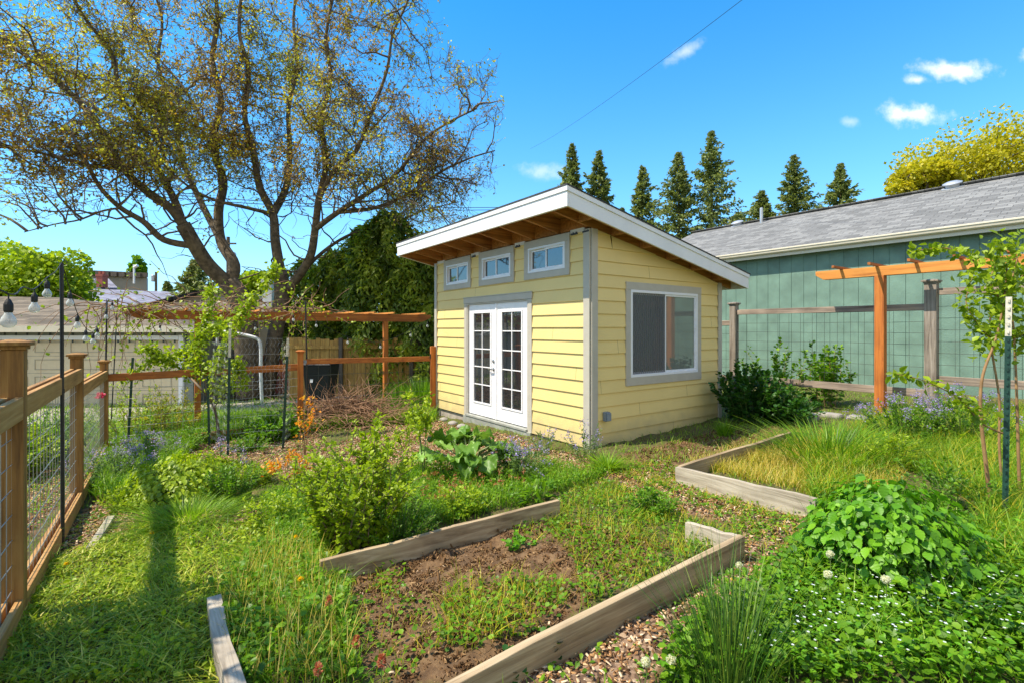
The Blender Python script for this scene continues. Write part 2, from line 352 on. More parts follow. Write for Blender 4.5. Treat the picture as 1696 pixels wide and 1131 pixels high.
class MB:
    def __init__(s): s.v = []; s.f = []; s.r = []
    def poly(s, pts, r=.5):
        n = len(s.v); s.v += [tuple(p) for p in pts]; s.f.append(tuple(range(n, n+len(pts)))); s.r += [r]*len(pts); return s
    def hexa(s, p, r=.5):      # p: 8 points, bottom ring then top ring
        n = len(s.v); s.v += [tuple(q) for q in p]; s.r += [r]*8
        for f in ((3, 2, 1, 0), (4, 5, 6, 7), (0, 1, 5, 4), (1, 2, 6, 5), (2, 3, 7, 6), (3, 0, 4, 7)): s.f.append(tuple(n+i for i in f))
        return s
    def box(s, c, a, b, cc, r=.5):   # centre and three half vectors
        c, a, b, cc = map(np.asarray, (c, a, b, cc))
        return s.hexa([c-a-b-cc, c+a-b-cc, c+a+b-cc, c-a+b-cc, c-a-b+cc, c+a-b+cc, c+a+b+cc, c-a+b+cc], r)
    def bar(s, p0, p1, w, h, up=(0, 0, 1), r=.5):   # w across, h along up
        p0, p1, up = map(lambda q: np.asarray(q, float), (p0, p1, up)); d = p1-p0
        d1 = d/np.linalg.norm(d); x = np.cross(d1, up); x /= np.linalg.norm(x); u = np.cross(x, d1)
        return s.box((p0+p1)/2, d/2, x*w/2, u*h/2, r)
    def tube(s, pts, rad, n=6, r=.5, cap=True):
        pts = [np.asarray(p, float) for p in pts]; rad = rad if hasattr(rad, '__len__') else [rad]*len(pts)
        b = len(s.v); x = None
        for i, p in enumerate(pts):
            d = pts[min(i+1, len(pts)-1)]-pts[max(i-1, 0)]; d = d/(np.linalg.norm(d)+1e-9)
            if x is None: x = np.cross(d, (0, 0, 1) if abs(d[2]) < .9 else (1, 0, 0))
            x = x-d*(x@d); x /= np.linalg.norm(x)+1e-9; y = np.cross(d, x)
            for k in range(n):
                t = 2*math.pi*k/n; s.v.append(tuple(p+(x*math.cos(t)+y*math.sin(t))*rad[i])); s.r.append(r)
        for i in range(len(pts)-1):
            for k in range(n):
                a0 = b+i*n+k; a1 = b+i*n+(k+1) % n; s.f.append((a0, a1, a1+n, a0+n))
        if cap:
            s.f.append(tuple(b+k for k in range(n))[::-1]); s.f.append(tuple(b+(len(pts)-1)*n+k for k in range(n)))
        return s
    def lathe(s, c, prof, n=12, axis=Z3):
        c = np.asarray(c, float); axis = np.asarray(axis, float)
        x = np.cross(axis, (0, 0, 1) if abs(axis[2]) < .9 else (1, 0, 0)); x /= np.linalg.norm(x); y = np.cross(axis, x); b = len(s.v)
        for (rr, z) in prof:
            for k in range(n):
                t = 2*math.pi*k/n; s.v.append(tuple(c+axis*z+(x*math.cos(t)+y*math.sin(t))*rr)); s.r.append(.5)
        for i in range(len(prof)-1):
            for k in range(n):
                a0 = b+i*n+k; a1 = b+i*n+(k+1) % n; s.f.append((a0, a1, a1+n, a0+n))
        s.f.append(tuple(b+k for k in range(n))[::-1]); s.f.append(tuple(b+(len(prof)-1)*n+k for k in range(n)))
        return s
    def build(s, name, m, parent=None, smooth=False, bevel=0):
        off = WL[parent.name] if parent is not None else np.zeros(3)
        me = bpy.data.meshes.new(name); me.from_pydata([tuple(np.asarray(p)-off) for p in s.v], [], s.f)
        a = me.attributes.new('rnd', 'FLOAT', 'POINT'); a.data.foreach_set('value', np.asarray(s.r, np.float32))
        me.update(); o = link(me, name, m, parent, smooth)
        if bevel:
            b = o.modifiers.new('bevel', 'BEVEL'); b.width = bevel; b.segments = 2; b.limit_method = 'ANGLE'; b.angle_limit = R(40)
        return o
def copytree(o, parent=None):
    c = o.copy(); COL.objects.link(c)
    if parent is not None: c.parent = parent
    for ch in list(o.children): copytree(ch, c)
    return c

# ------------------------------------------------------------------ foliage kernels
def norm(a): return a/(np.linalg.norm(a, axis=-1, keepdims=True)+1e-9)
LQ = (np.array([(0, 0, 0), (-.32, .5, .06), (0, 1, 0), (.32, .5, .06)]), np.array([(0, 3, 2), (0, 2, 1)]))
LP = (np.array([(0, 0, 0), (-.3, .38, .09), (0, .45, 0), (.3, .38, .09), (-.2, .75, .03), (0, 1.02, -.12), (.2, .75, .03)]),
      np.array([(0, 2, 1), (0, 3, 2), (1, 2, 4), (2, 3, 6), (2, 5, 4), (2, 6, 5)]))
LR = (np.array([(0, 0, 0), (-.42, .35, .07), (-.4, .75, .05), (0, 1, 0), (.4, .75, .05), (.42, .35, .07), (0, .5, -.02)]),
      np.array([(0, 6, 1), (1, 6, 2), (2, 6, 3), (3, 6, 4), (4, 6, 5), (5, 6, 0)]))
# serrated oval leaf with a folded midrib
def serr():
    v = [(0, 0, 0)]; n = 9
    for sgn in (-1, 1):
        for i in range(1, 2*n):
            y = i/(2*n); wd = .36*math.sin(math.pi*min(1, y*1.02)**.75)*(1 if i % 2 else .88)
            v.append((sgn*wd, y+(.02 if i % 2 else 0), .1*wd-.12*(y-.3)**2+.015*math.sin(i*1.7)))
    mid = []
    for i in range(1, 2*n): mid.append(len(v)); v.append((0, i/(2*n), -.03-.14*(i/(2*n)-.3)**2))
    tip = len(v); v.append((0, 1.03, -.12)); k = 2*n-1; f = []
    for sgn, base in ((0, 1), (1, 1+k)):
        prev_m, prev_e = 0, 0
        for i in range(k):
            m_, e_ = mid[i], base+i
            tri = [(prev_m, m_, e_)] if i == 0 else [(prev_m, m_, e_), (prev_m, e_, prev_e)]
            for t in tri: f.append(t if sgn else t[::-1])
            prev_m, prev_e = m_, e_
        f.append((prev_m, tip, prev_e) if sgn else (prev_e, tip, prev_m))
    return np.array(v), np.array(f)
LS = serr()
def leaves(T, pos, axis, nor, size, rn=None, asp=1.0):
    """merged copies of leaf T; returns verts, faces, rnd"""
    tv, tf = T; n = len(pos)
    y = norm(axis); z = nor-y*np.sum(nor*y, 1, keepdims=True); z = norm(z); x = np.cross(y, z)
    size = np.broadcast_to(np.asarray(size, float), (n,))[:, None, None]
    Vv = pos[:, None, :]+size*(x[:, None, :]*tv[None, :, 0:1]*asp+y[:, None, :]*tv[None, :, 1:2]+z[:, None, :]*tv[None, :, 2:3])
    Ff = tf[None]+(np.arange(n)*len(tv))[:, None, None]
    rn = rng.random(n) if rn is None else rn
    return Vv.reshape(-1, 3), Ff.reshape(-1, 3), np.repeat(rn, len(tv))
def join(parts):
    vs_, fs, rs = [], [], []; o = 0
    for v, f, r in parts: vs_.append(v); fs.append(f+o); rs.append(r); o += len(v)
    return np.concatenate(vs_), np.concatenate(fs), np.concatenate(rs)
def rdir(n, up=0.0, s=1.0):
    d = rng.normal(size=(n, 3))*s; d[:, 2] += up; return norm(d)
def blades(base, h, wd, lean, seg=3, out=None, rn=None, curl=1.0):
    """grass blades as curved tapering strips. out: lean direction (n,3) or None"""
    n = len(base); h = np.broadcast_to(np.asarray(h, float), (n,)); lean = np.broadcast_to(np.asarray(lean, float), (n,))
    if out is None:
        a = rng.uniform(0, 2*np.pi, n); out = np.stack([np.cos(a), np.sin(a), 0*a], 1)
    a = rng.uniform(0, 2*np.pi, n); sd = np.stack([np.cos(a), np.sin(a), 0*a], 1)
    sd = norm(.6*sd+np.cross(out, Z3[None])); vs_ = []
    for i in range(seg+1):
        t = i/seg; w_ = wd*(1-t**1.6) if i < seg else wd*.05
        c = base+Z3[None]*(h*(t-.35*curl*np.minimum(lean, 1.3)*t*t*.8))[:, None]+out*(h*lean*t**1.7)[:, None]
        vs_ += [c-sd*w_/2, c+sd*w_/2]
    Vv = np.stack(vs_, 1).reshape(-1, 3); f = []
    for i in range(seg): f += [(2*i, 2*i+1, 2*i+3), (2*i, 2*i+3, 2*i+2)]
    Ff = np.array(f)[None]+(np.arange(n)*(2*seg+2))[:, None, None]
    rn = rng.random(n) if rn is None else rn
    return Vv, Ff.reshape(-1, 3), np.repeat(rn, 2*seg+2)
def strands(paths, r0, r1, ns=3):
    """many thin tubes at once: paths (n,k,3)"""
    n, k, _ = paths.shape; d = norm(np.gradient(paths, axis=1)); ref = norm(rng.normal(size=(n, 1, 3)))
    x = norm(np.cross(d, np.broadcast_to(ref, d.shape))); y = np.cross(d, x)
    r0 = np.broadcast_to(r0, (n,))[:, None]; r1 = np.broadcast_to(r1, (n,))[:, None]; rr = r0+(r1-r0)*np.linspace(0, 1, k)[None]
    ang = np.arange(ns)*2*np.pi/ns
    Vv = paths[:, :, None, :]+rr[:, :, None, None]*(x[:, :, None, :]*np.cos(ang)[None, None, :, None]+y[:, :, None, :]*np.sin(ang)[None, None, :, None])
    f = []
    for i in range(k-1):
        for j in range(ns):
            a, b = i*ns+j, i*ns+(j+1) % ns; f.append((a, b, b+ns, a+ns))
    Ff = np.array(f)[None]+(np.arange(n)*k*ns)[:, None, None]
    return Vv.reshape(-1, 3), Ff.reshape(-1, 4)
def wiggle(start, dirs, length, k, amp, grav=0.0):
    """(n,k,3) wandering paths"""
    n = len(start); P = np.zeros((n, k, 3)); P[:, 0] = start; d = norm(dirs); st = (np.broadcast_to(length, (n,))/(k-1))[:, None]
    for i in range(1, k):
        d = norm(d+rng.normal(size=(n, 3))*amp+np.array([0, 0, grav])); P[:, i] = P[:, i-1]+d*st
    return P

# ================================================================== GROUND
def axis_pts(lo, hi, fine, far):
    a = list(np.arange(lo, hi+1e-6, fine)); st = fine; x = hi
    while x < far: st *= 1.22; x += st; a.append(x)
    st = fine; x = lo; b = []
    while x > -far: st *= 1.22; x -= st; b.append(x)
    return np.array(b[::-1]+a)
Z_CHIP = [[(545, 800), (560, 735), (690, 690), (860, 725), (900, 745), (860, 800), (760, 800), (640, 850)],
          [(300, 770), (330, 735), (520, 715), (560, 745), (540, 800), (470, 790), (420, 760)],
          [(820, 1140), (960, 1040), (1230, 925), (1330, 935), (1240, 1000), (1110, 1060), (1080, 1140)],
          [(1130, 800), (1340, 845), (1350, 900), (1235, 925), (1225, 870), (1050, 830), (1010, 790), (1100, 760)],
          [(-60, 1000), (-60, 800), (130, 760), (130, 800)],
          [(80, 950), (110, 880), (190, 790), (330, 790), (470, 830), (430, 880), (240, 880), (140, 930)], [(860, 740), (1010, 760), (1010, 800), (880, 800)]]
Z_SOIL = [[(570, 960), (760, 880), (960, 860), (1110, 905), (1030, 965), (820, 1100), (700, 1140), (560, 1100)],
          [(1000, 760), (1180, 715), (1330, 700), (1130, 770), (1020, 800)]]
xs = axis_pts(-7, 7.5, .07, 420); ys = axis_pts(1.2, 13, .07, 420)
XX, YY = np.meshgrid(xs, ys); ZZ = GH(XX, YY)+bump(XX, YY)*np.exp(-np.maximum(0, np.hypot(XX, YY)-12)/6)
P = np.stack([XX.ravel(), YY.ravel(), ZZ.ravel()], 1); nx, ny = len(xs), len(ys)
fi = (np.arange(ny-1)[:, None]*nx+np.arange(nx-1)[None]).ravel()
Fg = np.stack([fi, fi+1, fi+nx+1, fi+nx], 1)
ppx, ppy = proj(P); front = P[:, 1] > .5
zc = np.zeros(len(P)); 
for z_ in Z_CHIP: zc[inpoly(ppx, ppy, z_) & front] = 1
for z_ in Z_SOIL: zc[inpoly(ppx, ppy, z_) & front] = .5
P[:, 2] += np.where(zc == .5, rng.uniform(-.012, .012, len(P)), 0)
def groundm():
    m, n, l, b = mat('garden_soil')
    t = n.new('ShaderNodeTexCoord')
    z = n.new('ShaderNodeTexNoise'); z.inputs['Scale'].default_value = 9; z.inputs['Detail'].default_value = 10; z.inputs['Roughness'].default_value = .75; l.new(t.outputs['Object'], z.inputs['Vector'])
    soil = ramp(n, [(.05, .026, .011), (.14, .078, .033), (.26, .16, .075)], [.32, .5, .68]); l.new(z.outputs['Fac'], soil.inputs[0])
    vo = n.new('ShaderNodeTexVoronoi'); vo.inputs['Scale'].default_value = 42; l.new(t.outputs['Object'], vo.inputs['Vector'])
    sc_ = n.new('ShaderNodeSeparateColor'); l.new(vo.outputs['Color'], sc_.inputs[0])
    chip = ramp(n, [(.08, .045, .025), (.22, .13, .075), (.4, .28, .18)], [.1, .5, .95]); l.new(sc_.outputs[0], chip.inputs[0])
    gr = ramp(n, [(.05, .035, .015), (.1, .08, .025), (.12, .15, .02)], [.35, .5, .68]); 
    z2 = n.new('ShaderNodeTexNoise'); z2.inputs['Scale'].default_value = 30; z2.inputs['Detail'].default_value = 6; l.new(t.outputs['Object'], z2.inputs['Vector']); l.new(z2.outputs['Fac'], gr.inputs[0])
    a = n.new('ShaderNodeAttribute'); a.attribute_name = 'rnd'
    r1 = n.new('ShaderNodeMapRange'); r1.inputs['From Min'].default_value = 0; r1.inputs['From Max'].default_value = .5; l.new(a.outputs['Fac'], r1.inputs[0])
    r2 = n.new('ShaderNodeMapRange'); r2.inputs['From Min'].default_value = .5; r2.inputs['From Max'].default_value = 1; l.new(a.outputs['Fac'], r2.inputs[0])
    m1 = n.new('ShaderNodeMix'); m1.data_type = 'RGBA'; l.new(r1.outputs[0], m1.inputs[0]); l.new(gr.outputs[0], m1.inputs[6]); l.new(soil.outputs[0], m1.inputs[7])
    m2 = n.new('ShaderNodeMix'); m2.data_type = 'RGBA'; l.new(r2.outputs[0], m2.inputs[0]); l.new(m1.outputs[2], m2.inputs[6]); l.new(chip.outputs[0], m2.inputs[7])
    l.new(m2.outputs[2], b.inputs['Base Color']); b.inputs['Roughness'].default_value = .95
    bp = n.new('ShaderNodeBump'); bp.inputs['Strength'].default_value = .9; bp.inputs['Distance'].default_value = .03; l.new(z.outputs['Fac'], bp.inputs['Height']); l.new(bp.outputs[0], b.inputs['Normal'])
    return m
gnd = heavy('ground', P, Fg, groundm(), rnd=zc, smooth=True); tag(gnd, kind='structure')
# driveway at the back left
dw = MB()
q = [(-14, 11.2), (-4.2, 12.6), (-4.4, 14.9), (-14, 13.9)]
for i in range(12):
    for j in range(3):
        def qq(a, b):
            p = np.array(q[0])*(1-a)*(1-b)+np.array(q[1])*a*(1-b)+np.array(q[2])*a*b+np.array(q[3])*(1-a)*b
            return (p[0], p[1], GH(p[0], p[1])+.03)
        dw.poly([qq(i/12, j/3), qq((i+1)/12, j/3), qq((i+1)/12, (j+1)/3), qq(i/12, (j+1)/3)])
tag(dw.build('driveway', Mt['concrete']), kind='structure')

# ================================================================== THE YELLOW SHED
shed = thing('garden_shed', 'pale yellow lap sided shed with sloping white edged roof and white double doors', 'shed', S(0, 0, 0))
ZB = .02; E = .184
def walltop(s): return 3.035-.186*s
def lapwall(mb, P0, du, nrm, length, z0, top, holes, slope=None):
    """lap boards as real overlapping strips; holes are (a0,a1,z0,z1)"""
    nrow = int((top-z0)/E)+1
    for k in range(nrow):
        za = z0+k*E; zb = min(za+E, top)
        if za >= top: break
        rr = rng.random(); jx = length*((k*.37+.21) % 1)
        cuts = sorted({za, zb}|{h[2] for h in holes if za < h[2] < zb}|{h[3] for h in holes if za < h[3] < zb}|({top} if za < top < zb else set()))
        for c0, c1 in zip(cuts[:-1], cuts[1:]):
            zm = (c0+c1)/2; iv = [(0.0, length)]
            for h in holes:
                if h[2] <= zm <= h[3]:
                    iv = [p for a, b in iv for p in ((a, min(b, h[0])), (max(a, h[1]), b)) if p[1]-p[0] > 1e-4]
            iv = [p for a, b in iv for p in (((a, jx-.002), (jx+.002, b)) if a+.1 < jx < b-.1 else ((a, b),))]
            for a, b in iv:
                d0 = .024-.02*(c0-za)/E; d1 = .024-.02*(c1-za)/E
                b0 = b1 = b
                if slope:
                    b0 = min(b, slope(c0)); b1 = min(b, slope(c1))
                    if b0 <= a+.001: continue
                    b1 = max(b1, a)
                q = lambda aa, z, d: P0+du*aa+nrm*d+Z3*z
                mb.poly([q(a, c0, d0), q(b0, c0, d0), q(b1, c1, d1), q(a, c1, d1)], rr)
                if c0 == za: mb.poly([q(a, c0, -.01), q(b0, c0, -.01), q(b0, c0, d0), q(a, c0, d0)], rr)
# front windows and door openings as (t0,t1,z0,z1) in the front plane
W3 = [(-.93+.0, .0, 0, 0)]
fw = [(-1.0+1.389, .0685+1.389), (.345+1.389, 1.43+1.389), (1.72+1.389, 2.77+1.389)]   # trims, t from the near corner
fw = [(a, b) for a, b in fw]
ZW0, ZW1 = H+.775, H+1.36            # trim bottom and top
DT0, DT1 = -.121+1.389, 1.965+1.389  # door trim extents
DZ0, DZ1 = H-1.57, H+.462
side = (.688, 2.53, H-.822, H+.682)
wall = MB()
holesF = [(a+.02, b-.02, ZW0+.02, 5) for a, b in fw]+[(DT0+.02, DT1-.02, -1, DZ1+.08)]
lapwall(wall, S(0, 0, 0), U, -V, 4.57, ZB-4*E*0, 3.02, holesF)
lapwall(wall, S(0, 0, 0), V, -U, 3.13, ZB-E, 3.03, [(side[0]+.02, side[1]-.02, side[2]+.02, side[3]-.02)], slope=lambda z: (3.035-z)/.186 if z < 3.035 else 0)
# far side and back
for a, b, n_ in ((S(0, 4.57, 0), S(3.13, 4.57, 0), U), (S(3.13, 0, 0), S(3.13, 4.57, 0), V)):
    sa, sb = 3.035-.186*((a-C0)@V), 3.035-.186*((b-C0)@V)
    wall.poly([a-Z3*.2, b-Z3*.2, b+Z3*sb, a+Z3*sa], .5)
wo_ = wall.build('siding_wall', Mt['siding'], shed)
fo = MB(); fo.box(S(1.565, 2.285, -.24), V*1.55, U*2.27, Z3*.235)
fo.build('foundation', Mt['concrete'], shed)
# dark inside core so nothing shows through
core = MB()
cb = [S(.06, .06, 0), S(3.07, .06, 0), S(3.07, 4.51, 0), S(.06, 4.51, 0)]
core.hexa(cb+[p+Z3*(2.98-.186*max(0, (p-C0)@V)) for p in cb]); core.build('inner_wall', plain('inner_wall_dark', (.03, .03, .03), .9), shed)
# corner boards: L shapes
def corner(s, t, sn, tn, ztop, zb=-.12):
    c = MB()
    c.box(S(s, t, 0)+(-V if sn else V)*0+U*tn*.05-V*.018*(1)+Z3*(ztop+zb)/2, U*.05, V*.012, Z3*(ztop-zb)/2)
    return c
c = MB(); zt = 3.02
c.box(S(-.024, .045, (zt-.12)/2), U*.06, V*.014, Z3*(zt+.12)/2)          # on the front face
c.box(S(.049, -.026, (zt-.12)/2), V*.057, U*.012, Z3*(zt+.12)/2)         # on the side face
c.build('corner_board', Mt['trim'], shed, bevel=.003)
c = MB(); c.box(S(-.024, 4.525, (zt-.02)/2), U*.05, V*.014, Z3*(zt+.02)/2); c.build('corner_board', Mt['trim'], shed, bevel=.003)
c = MB(); c.box(S(3.085, -.026, 1.14), V*.05, U*.012, Z3*1.3); c.build('corner_board', Mt['trim'], shed, bevel=.003)
# frieze strip of bare house wrap under the rafters
c = MB(); 
prev = .105
for a, b in fw+[(4.47, 4.6)]:
    if a-prev > .03: c = MB(); c.box(S(-.008, (a+prev)/2, 3.02), U*((a-prev)/2-.003), V*.012, Z3*.035); c.build('frieze_strip', Mt['underlay'], shed)
    prev = b
c = MB()
for a in (.36, 1.70, 3.07, .12):
    c = MB(); c.bar(S(-.03, a, 2.985), S(-.03, a-.13, 2.987), .02, .022)
    for k in range(4): c.bar(S(-.03, a-.03*k-.02, 2.98), S(-.032, a-.03*k-.02, 3.0+.012*(k % 2)), .018, .012, up=U)
    c.build('string_clip', Mt['black'], shed)

def fourframe(mb, P0, du, nrm, a0, a1, z0, z1, wd, d0, d1, top=None, bot=None):
    top = top or wd; bot = bot or wd
    q = lambda a, z, d: P0+du*a+nrm*d+Z3*z
    def bx(aa, ab, za, zb, e=0):
        mb.hexa([q(aa, za, d0), q(ab, za, d0), q(ab, za, d1+e), q(aa, za, d1+e), q(aa, zb, d0), q(ab, zb, d0), q(ab, zb, d1+e), q(aa, zb, d1+e)])
    bx(a0, a1, z1-top, z1, .003); bx(a0, a1, z0, z0+bot, .003); bx(a0, a0+wd, z0+bot, z1-top); bx(a1-wd, a1, z0+bot, z1-top)
def slider(parent, P0, du, nrm, a0, a1, z0, z1, left_first, fr=.035, panem=('glass', 'glass')):
    """sliding window: frame, two sashes with glass. a runs to the photo's left for the front wall, right for the side"""
    m = MB(); fourframe(m, P0, du, nrm, a0, a1, z0, z1, fr, -.03, .035)
    fro = m.build('window_frame', Mt['vinyl'], parent, bevel=.003)
    am = (a0+a1)/2
    for i, (b0, b1) in enumerate(((a0+fr, am+.018), (am-.018, a1-fr))):
        far = (i == left_first)
        m = MB(); dd = -.012 if far else .012
        fourframe(m, P0, du, nrm, b0, b1, z0+fr, z1-fr, .028, dd-.018, dd+.008)
        s_ = m.build('sash', Mt['vinyl'], fro, bevel=.002)
        g = MB(); q = lambda a, z, d: P0+du*a+nrm*d+Z3*z
        g.poly([q(b0+.025, z0+fr+.025, dd-.004), q(b1-.025, z0+fr+.025, dd-.004), q(b1-.025, z1-fr-.025, dd-.004), q(b0+.025, z1-fr-.025, dd-.004)])
        g.build('glass_pane', Mt[panem[i]], fro)
for i, (a, b) in enumerate(fw):
    wroot = MB(); fourframe(wroot, S(0, 0, 0), U, -V, a, b, ZW0, ZW1+.02, .1, .0, .036, top=.115, bot=.098)
    wt = wroot.build('window', Mt['trim'], shed, bevel=.003)
    tag(wt, label=['small high sliding window nearest the shed corner', 'small high sliding window above the double doors', 'small high sliding window at the far end of the front wall'][i])
    slider(wt, S(0, 0, 0), U, -V, a+.1, b-.1, ZW0+.1, ZW1-.095, 1)
wroot = MB(); fourframe(wroot, S(0, 0, 0), V, -U, *side, .1, .0, .034, top=.11, bot=.12)
wt = wroot.build('window', Mt['trim'], shed, bevel=.003); tag(wt, label='large white sliding window in the side wall')
slider(wt, S(0, 0, 0), V, -U, side[0]+.1, side[1]-.1, side[2]+.12, side[3]-.11, 0, fr=.04, panem=('glass', 'glass_light'))
def screenm():
    m, n, l, b = mat('insect_screen_mesh'); b.inputs['Base Color'].default_value = (.13, .135, .14, 1); b.inputs['Roughness'].default_value = .8
    t = n.new('ShaderNodeTexCoord'); wv = n.new('ShaderNodeTexWave'); wv.inputs['Scale'].default_value = 9; wv.inputs['Distortion'].default_value = 2.5; l.new(t.outputs['Object'], wv.inputs[0])
    mr = n.new('ShaderNodeMapRange'); mr.inputs['To Min'].default_value = .55; mr.inputs['To Max'].default_value = .8; l.new(wv.outputs['Fac'], mr.inputs[0])
    tr = n.new('ShaderNodeBsdfTransparent'); ms = n.new('ShaderNodeMixShader'); l.new(mr.outputs[0], ms.inputs[0]); l.new(tr.outputs[0], ms.inputs[1]); l.new(b.outputs[0], ms.inputs[2]); l.new(ms.outputs[0], n['Material Output'].inputs[0]); return m
c = MB(); m0 = (side[0]+side[1])/2
c.poly([S(side[0]+.145, -.024, side[2]+.165), S(m0-.02, -.024, side[2]+.165), S(m0-.02, -.024, side[3]-.155), S(side[0]+.145, -.024, side[3]-.155)]); c.build('insect_screen', screenm(), wt)
# doors
dtrim = MB(); q = lambda a, z, d: S(0, a, z)-V*d
def fb(mb, a0, a1, z0, z1, d0, d1, r=.5):
    mb.hexa([q(a0, z0, d0), q(a1, z0, d0), q(a1, z0, d1), q(a0, z0, d1), q(a0, z1, d0), q(a1, z1, d0), q(a1, z1, d1), q(a0, z1, d1)], r); return mb
fb(dtrim, DT0-.01, DT1+.01, DZ1+.012, DZ1+.115, 0, .036); fb(dtrim, DT0-.02, DT1+.02, DZ1+.115, DZ1+.13, 0, .045)
fb(dtrim, DT0, DT0+.1, -.1, DZ1+.01, 0, .03); fb(dtrim, DT1-.1, DT1, -.1, DZ1+.01, 0, .03)
dt = dtrim.build('door_trim', Mt['trim'], shed, bevel=.003)
jm = MB(); fb(jm, DT0+.1, DT0+.125, DZ0-.02, DZ1+.01, -.07, .02); fb(jm, DT1-.125, DT1-.1, DZ0-.02, DZ1+.01, -.07, .02); fb(jm, DT0+.125, DT1-.125, DZ1-.012, DZ1+.01, -.07, .02)
jm.build('door_jamb', Mt['trim'], shed)
sl_ = MB(); fb(sl_, DT0+.1, DT1-.1, DZ0-.05, DZ0-.015, -.06, .07); fb(sl_, DT0+.0, DT1+.0, DZ0-.2, DZ0-.052, 0, .055); sl_.build('door_sill', Mt['sill'], shed, bevel=.003)
d0, d1 = DT0+.128, DT1-.128; dm = (d0+d1)/2
for i, (a, b) in enumerate(((d0, dm-.004), (dm+.004, d1))):
    lf = MB(); g0, g1 = a+.175, b-.175; z0, z1 = DZ0, DZ1-.014; gz0, gz1 = z0+.24, z1-.16
    fb(lf, a, g0, z0, z1, -.05, -.008); fb(lf, g1, b, z0, z1, -.05, -.008); fb(lf, g0, g1, z0, gz0, -.05, -.008); fb(lf, g0, g1, gz1, z1, -.05, -.008)
    # raised lite frame
    for (aa, ab, za, zb) in ((g0-.025, g0+.005, gz0-.025, gz1+.025), (g1-.005, g1+.025, gz0-.025, gz1+.025), (g0+.005, g1-.005, gz0-.025, gz0+.005), (g0+.005, g1-.005, gz1-.005, gz1+.025)):
        fb(lf, aa, ab, za, zb, -.01, .004)
    leaf_ = lf.build('door', Mt['white'], shed, bevel=.003); tag(leaf_, label='white glazed door leaf nearer the shed corner' if i == 0 else 'white glazed door leaf with the handle')
    gl = MB(); gl.poly([q(g0, gz0, -.022), q(g1, gz0, -.022), q(g1, gz1, -.022), q(g0, gz1, -.022)]); gl.build('glass_pane', Mt['glass'], leaf_)
    mu = MB(); am = (g0+g1)/2; fb(mu, am-.009, am+.009, gz0+.005, gz1-.005, -.02, -.006)
    for k in range(1, 5):
        zz = gz0+(gz1-gz0)*k/5; fb(mu, g0+.005, g1-.005, zz-.009, zz+.009, -.02, -.008)
    mu.build('glazing_bar', Mt['white'], leaf_)
    if i == 1:
        hd = MB(); ha = a+.075
        hd.lathe(q(ha, H-.70, -.008), [(.032, 0), (.032, .012), (.014, .016), (.014, .05)], 14, axis=-V)
        hd.bar(q(ha, H-.70, .045), q(ha+.105, H-.705, .045), .018, .02)
        hd.build('handle', Mt['steel'], leaf_, bevel=.002); hd = MB()
        hd.lathe(q(ha, H-.56, -.008), [(.03, 0), (.03, .014), (.012, .018), (.012, .03)], 14, axis=-V)
        hd.build('deadbolt', Mt['steel'], leaf_)
        fb_ = MB(); fb(fb_, a-.03, a+.012, z0, z1, -.008, .006); fb_.build('astragal', Mt['white'], leaf_, bevel=.002)
ob = MB(); p = S(.256, -.055, .44); ob.box(p, V*.045, U*.03, Z3*.065); ob.box(p-U*.045, V*.038, U*.012, Z3*.055)
ob.build('outlet_box', Mt['box'], shed, bevel=.006)

# roof: frame p(s,t,h): s from -.7 to 3.52 along V, t -.3 to 4.96 along U; underside slope
RS0, RS1, RT0, RT1 = -.7, 3.52, -.3, 4.96; SL = .197
def RP(s, t, h=0): return S(s, t, H+1.77-SL*(s-RS0)+h)   # h=0 at top of deck
rdir_v = norm(V-Z3*SL); rup = norm(np.cross(U, rdir_v)); rup = rup if rup[2] > 0 else -rup
def rbox(mb, s0, s1, t0, t1, h0, h1, r=.5):
    return mb.hexa([RP(s0, t0, h0), RP(s1, t0, h0), RP(s1, t1, h0), RP(s0, t1, h0), RP(s0, t0, h1), RP(s1, t0, h1), RP(s1, t1, h1), RP(s0, t1, h1)], r)
rm = MB(); rbox(rm, RS0-.02, RS1+.03, RT0-.02, RT1+.02, .002, .022); roof = rm.build('roof', Mt['shingle_black'], shed)
rm = MB(); rbox(rm, RS0+.03, RS1-.03, RT0+.03, RT1-.03, -.022, -.001); rm.build('soffit_deck', Mt['rafter'], roof)
rm = MB()
rbox(rm, RS0, RS0+.028, RT0, RT1, -.25, 0); rbox(rm, RS1-.028, RS1, RT0, RT1, -.24, 0)
rbox(rm, RS0+.03, RS1-.03, RT0, RT0+.028, -.245, -.003); rbox(rm, RS0+.03, RS1-.03, RT1-.028, RT1, -.245, -.003)
rm.build('fascia', Mt['fascia'], roof, bevel=.003)
rm = MB()
rbox(rm, RS0-.014, RS0-.002, RT0-.014, RT1+.014, -.06, .003); rbox(rm, RS0, RS1+.014, RT0-.014, RT0-.002, -.06, .002); rbox(rm, RS0, RS1+.014, RT1+.002, RT1+.014, -.06, .003)
rm.build('drip_edge', Mt['fascia'], roof)
rt = MB(); t = .0; k = 0
ts = [RT0+.05]+[.03+.61*i for i in range(8)]+[RT1-.05]
for t in ts: 
    rf = MB(); rbox(rf, RS0+.032, RS1-.032, t-.019, t+.019, -.235, -.024, rng.random()); rf.build('rafter', Mt['rafter'], roof)
lk = MB()
for s in np.arange(RS0+.5, RS1-.2, .62): 
    lk = MB(); rbox(lk, s-.019, s+.019, ts[0]+.02, ts[1]-.02, -.232, -.026); lk.build('lookout', Mt['rafter'], roof)
# blocking over the front wall
bk = MB()
for a, b in zip(ts[1:-2], ts[2:-1]): rbox(bk, -.0, .035, a+.02, b-.02, -.23, -.025)
bk.build('blocking', Mt['rafter'], roof)

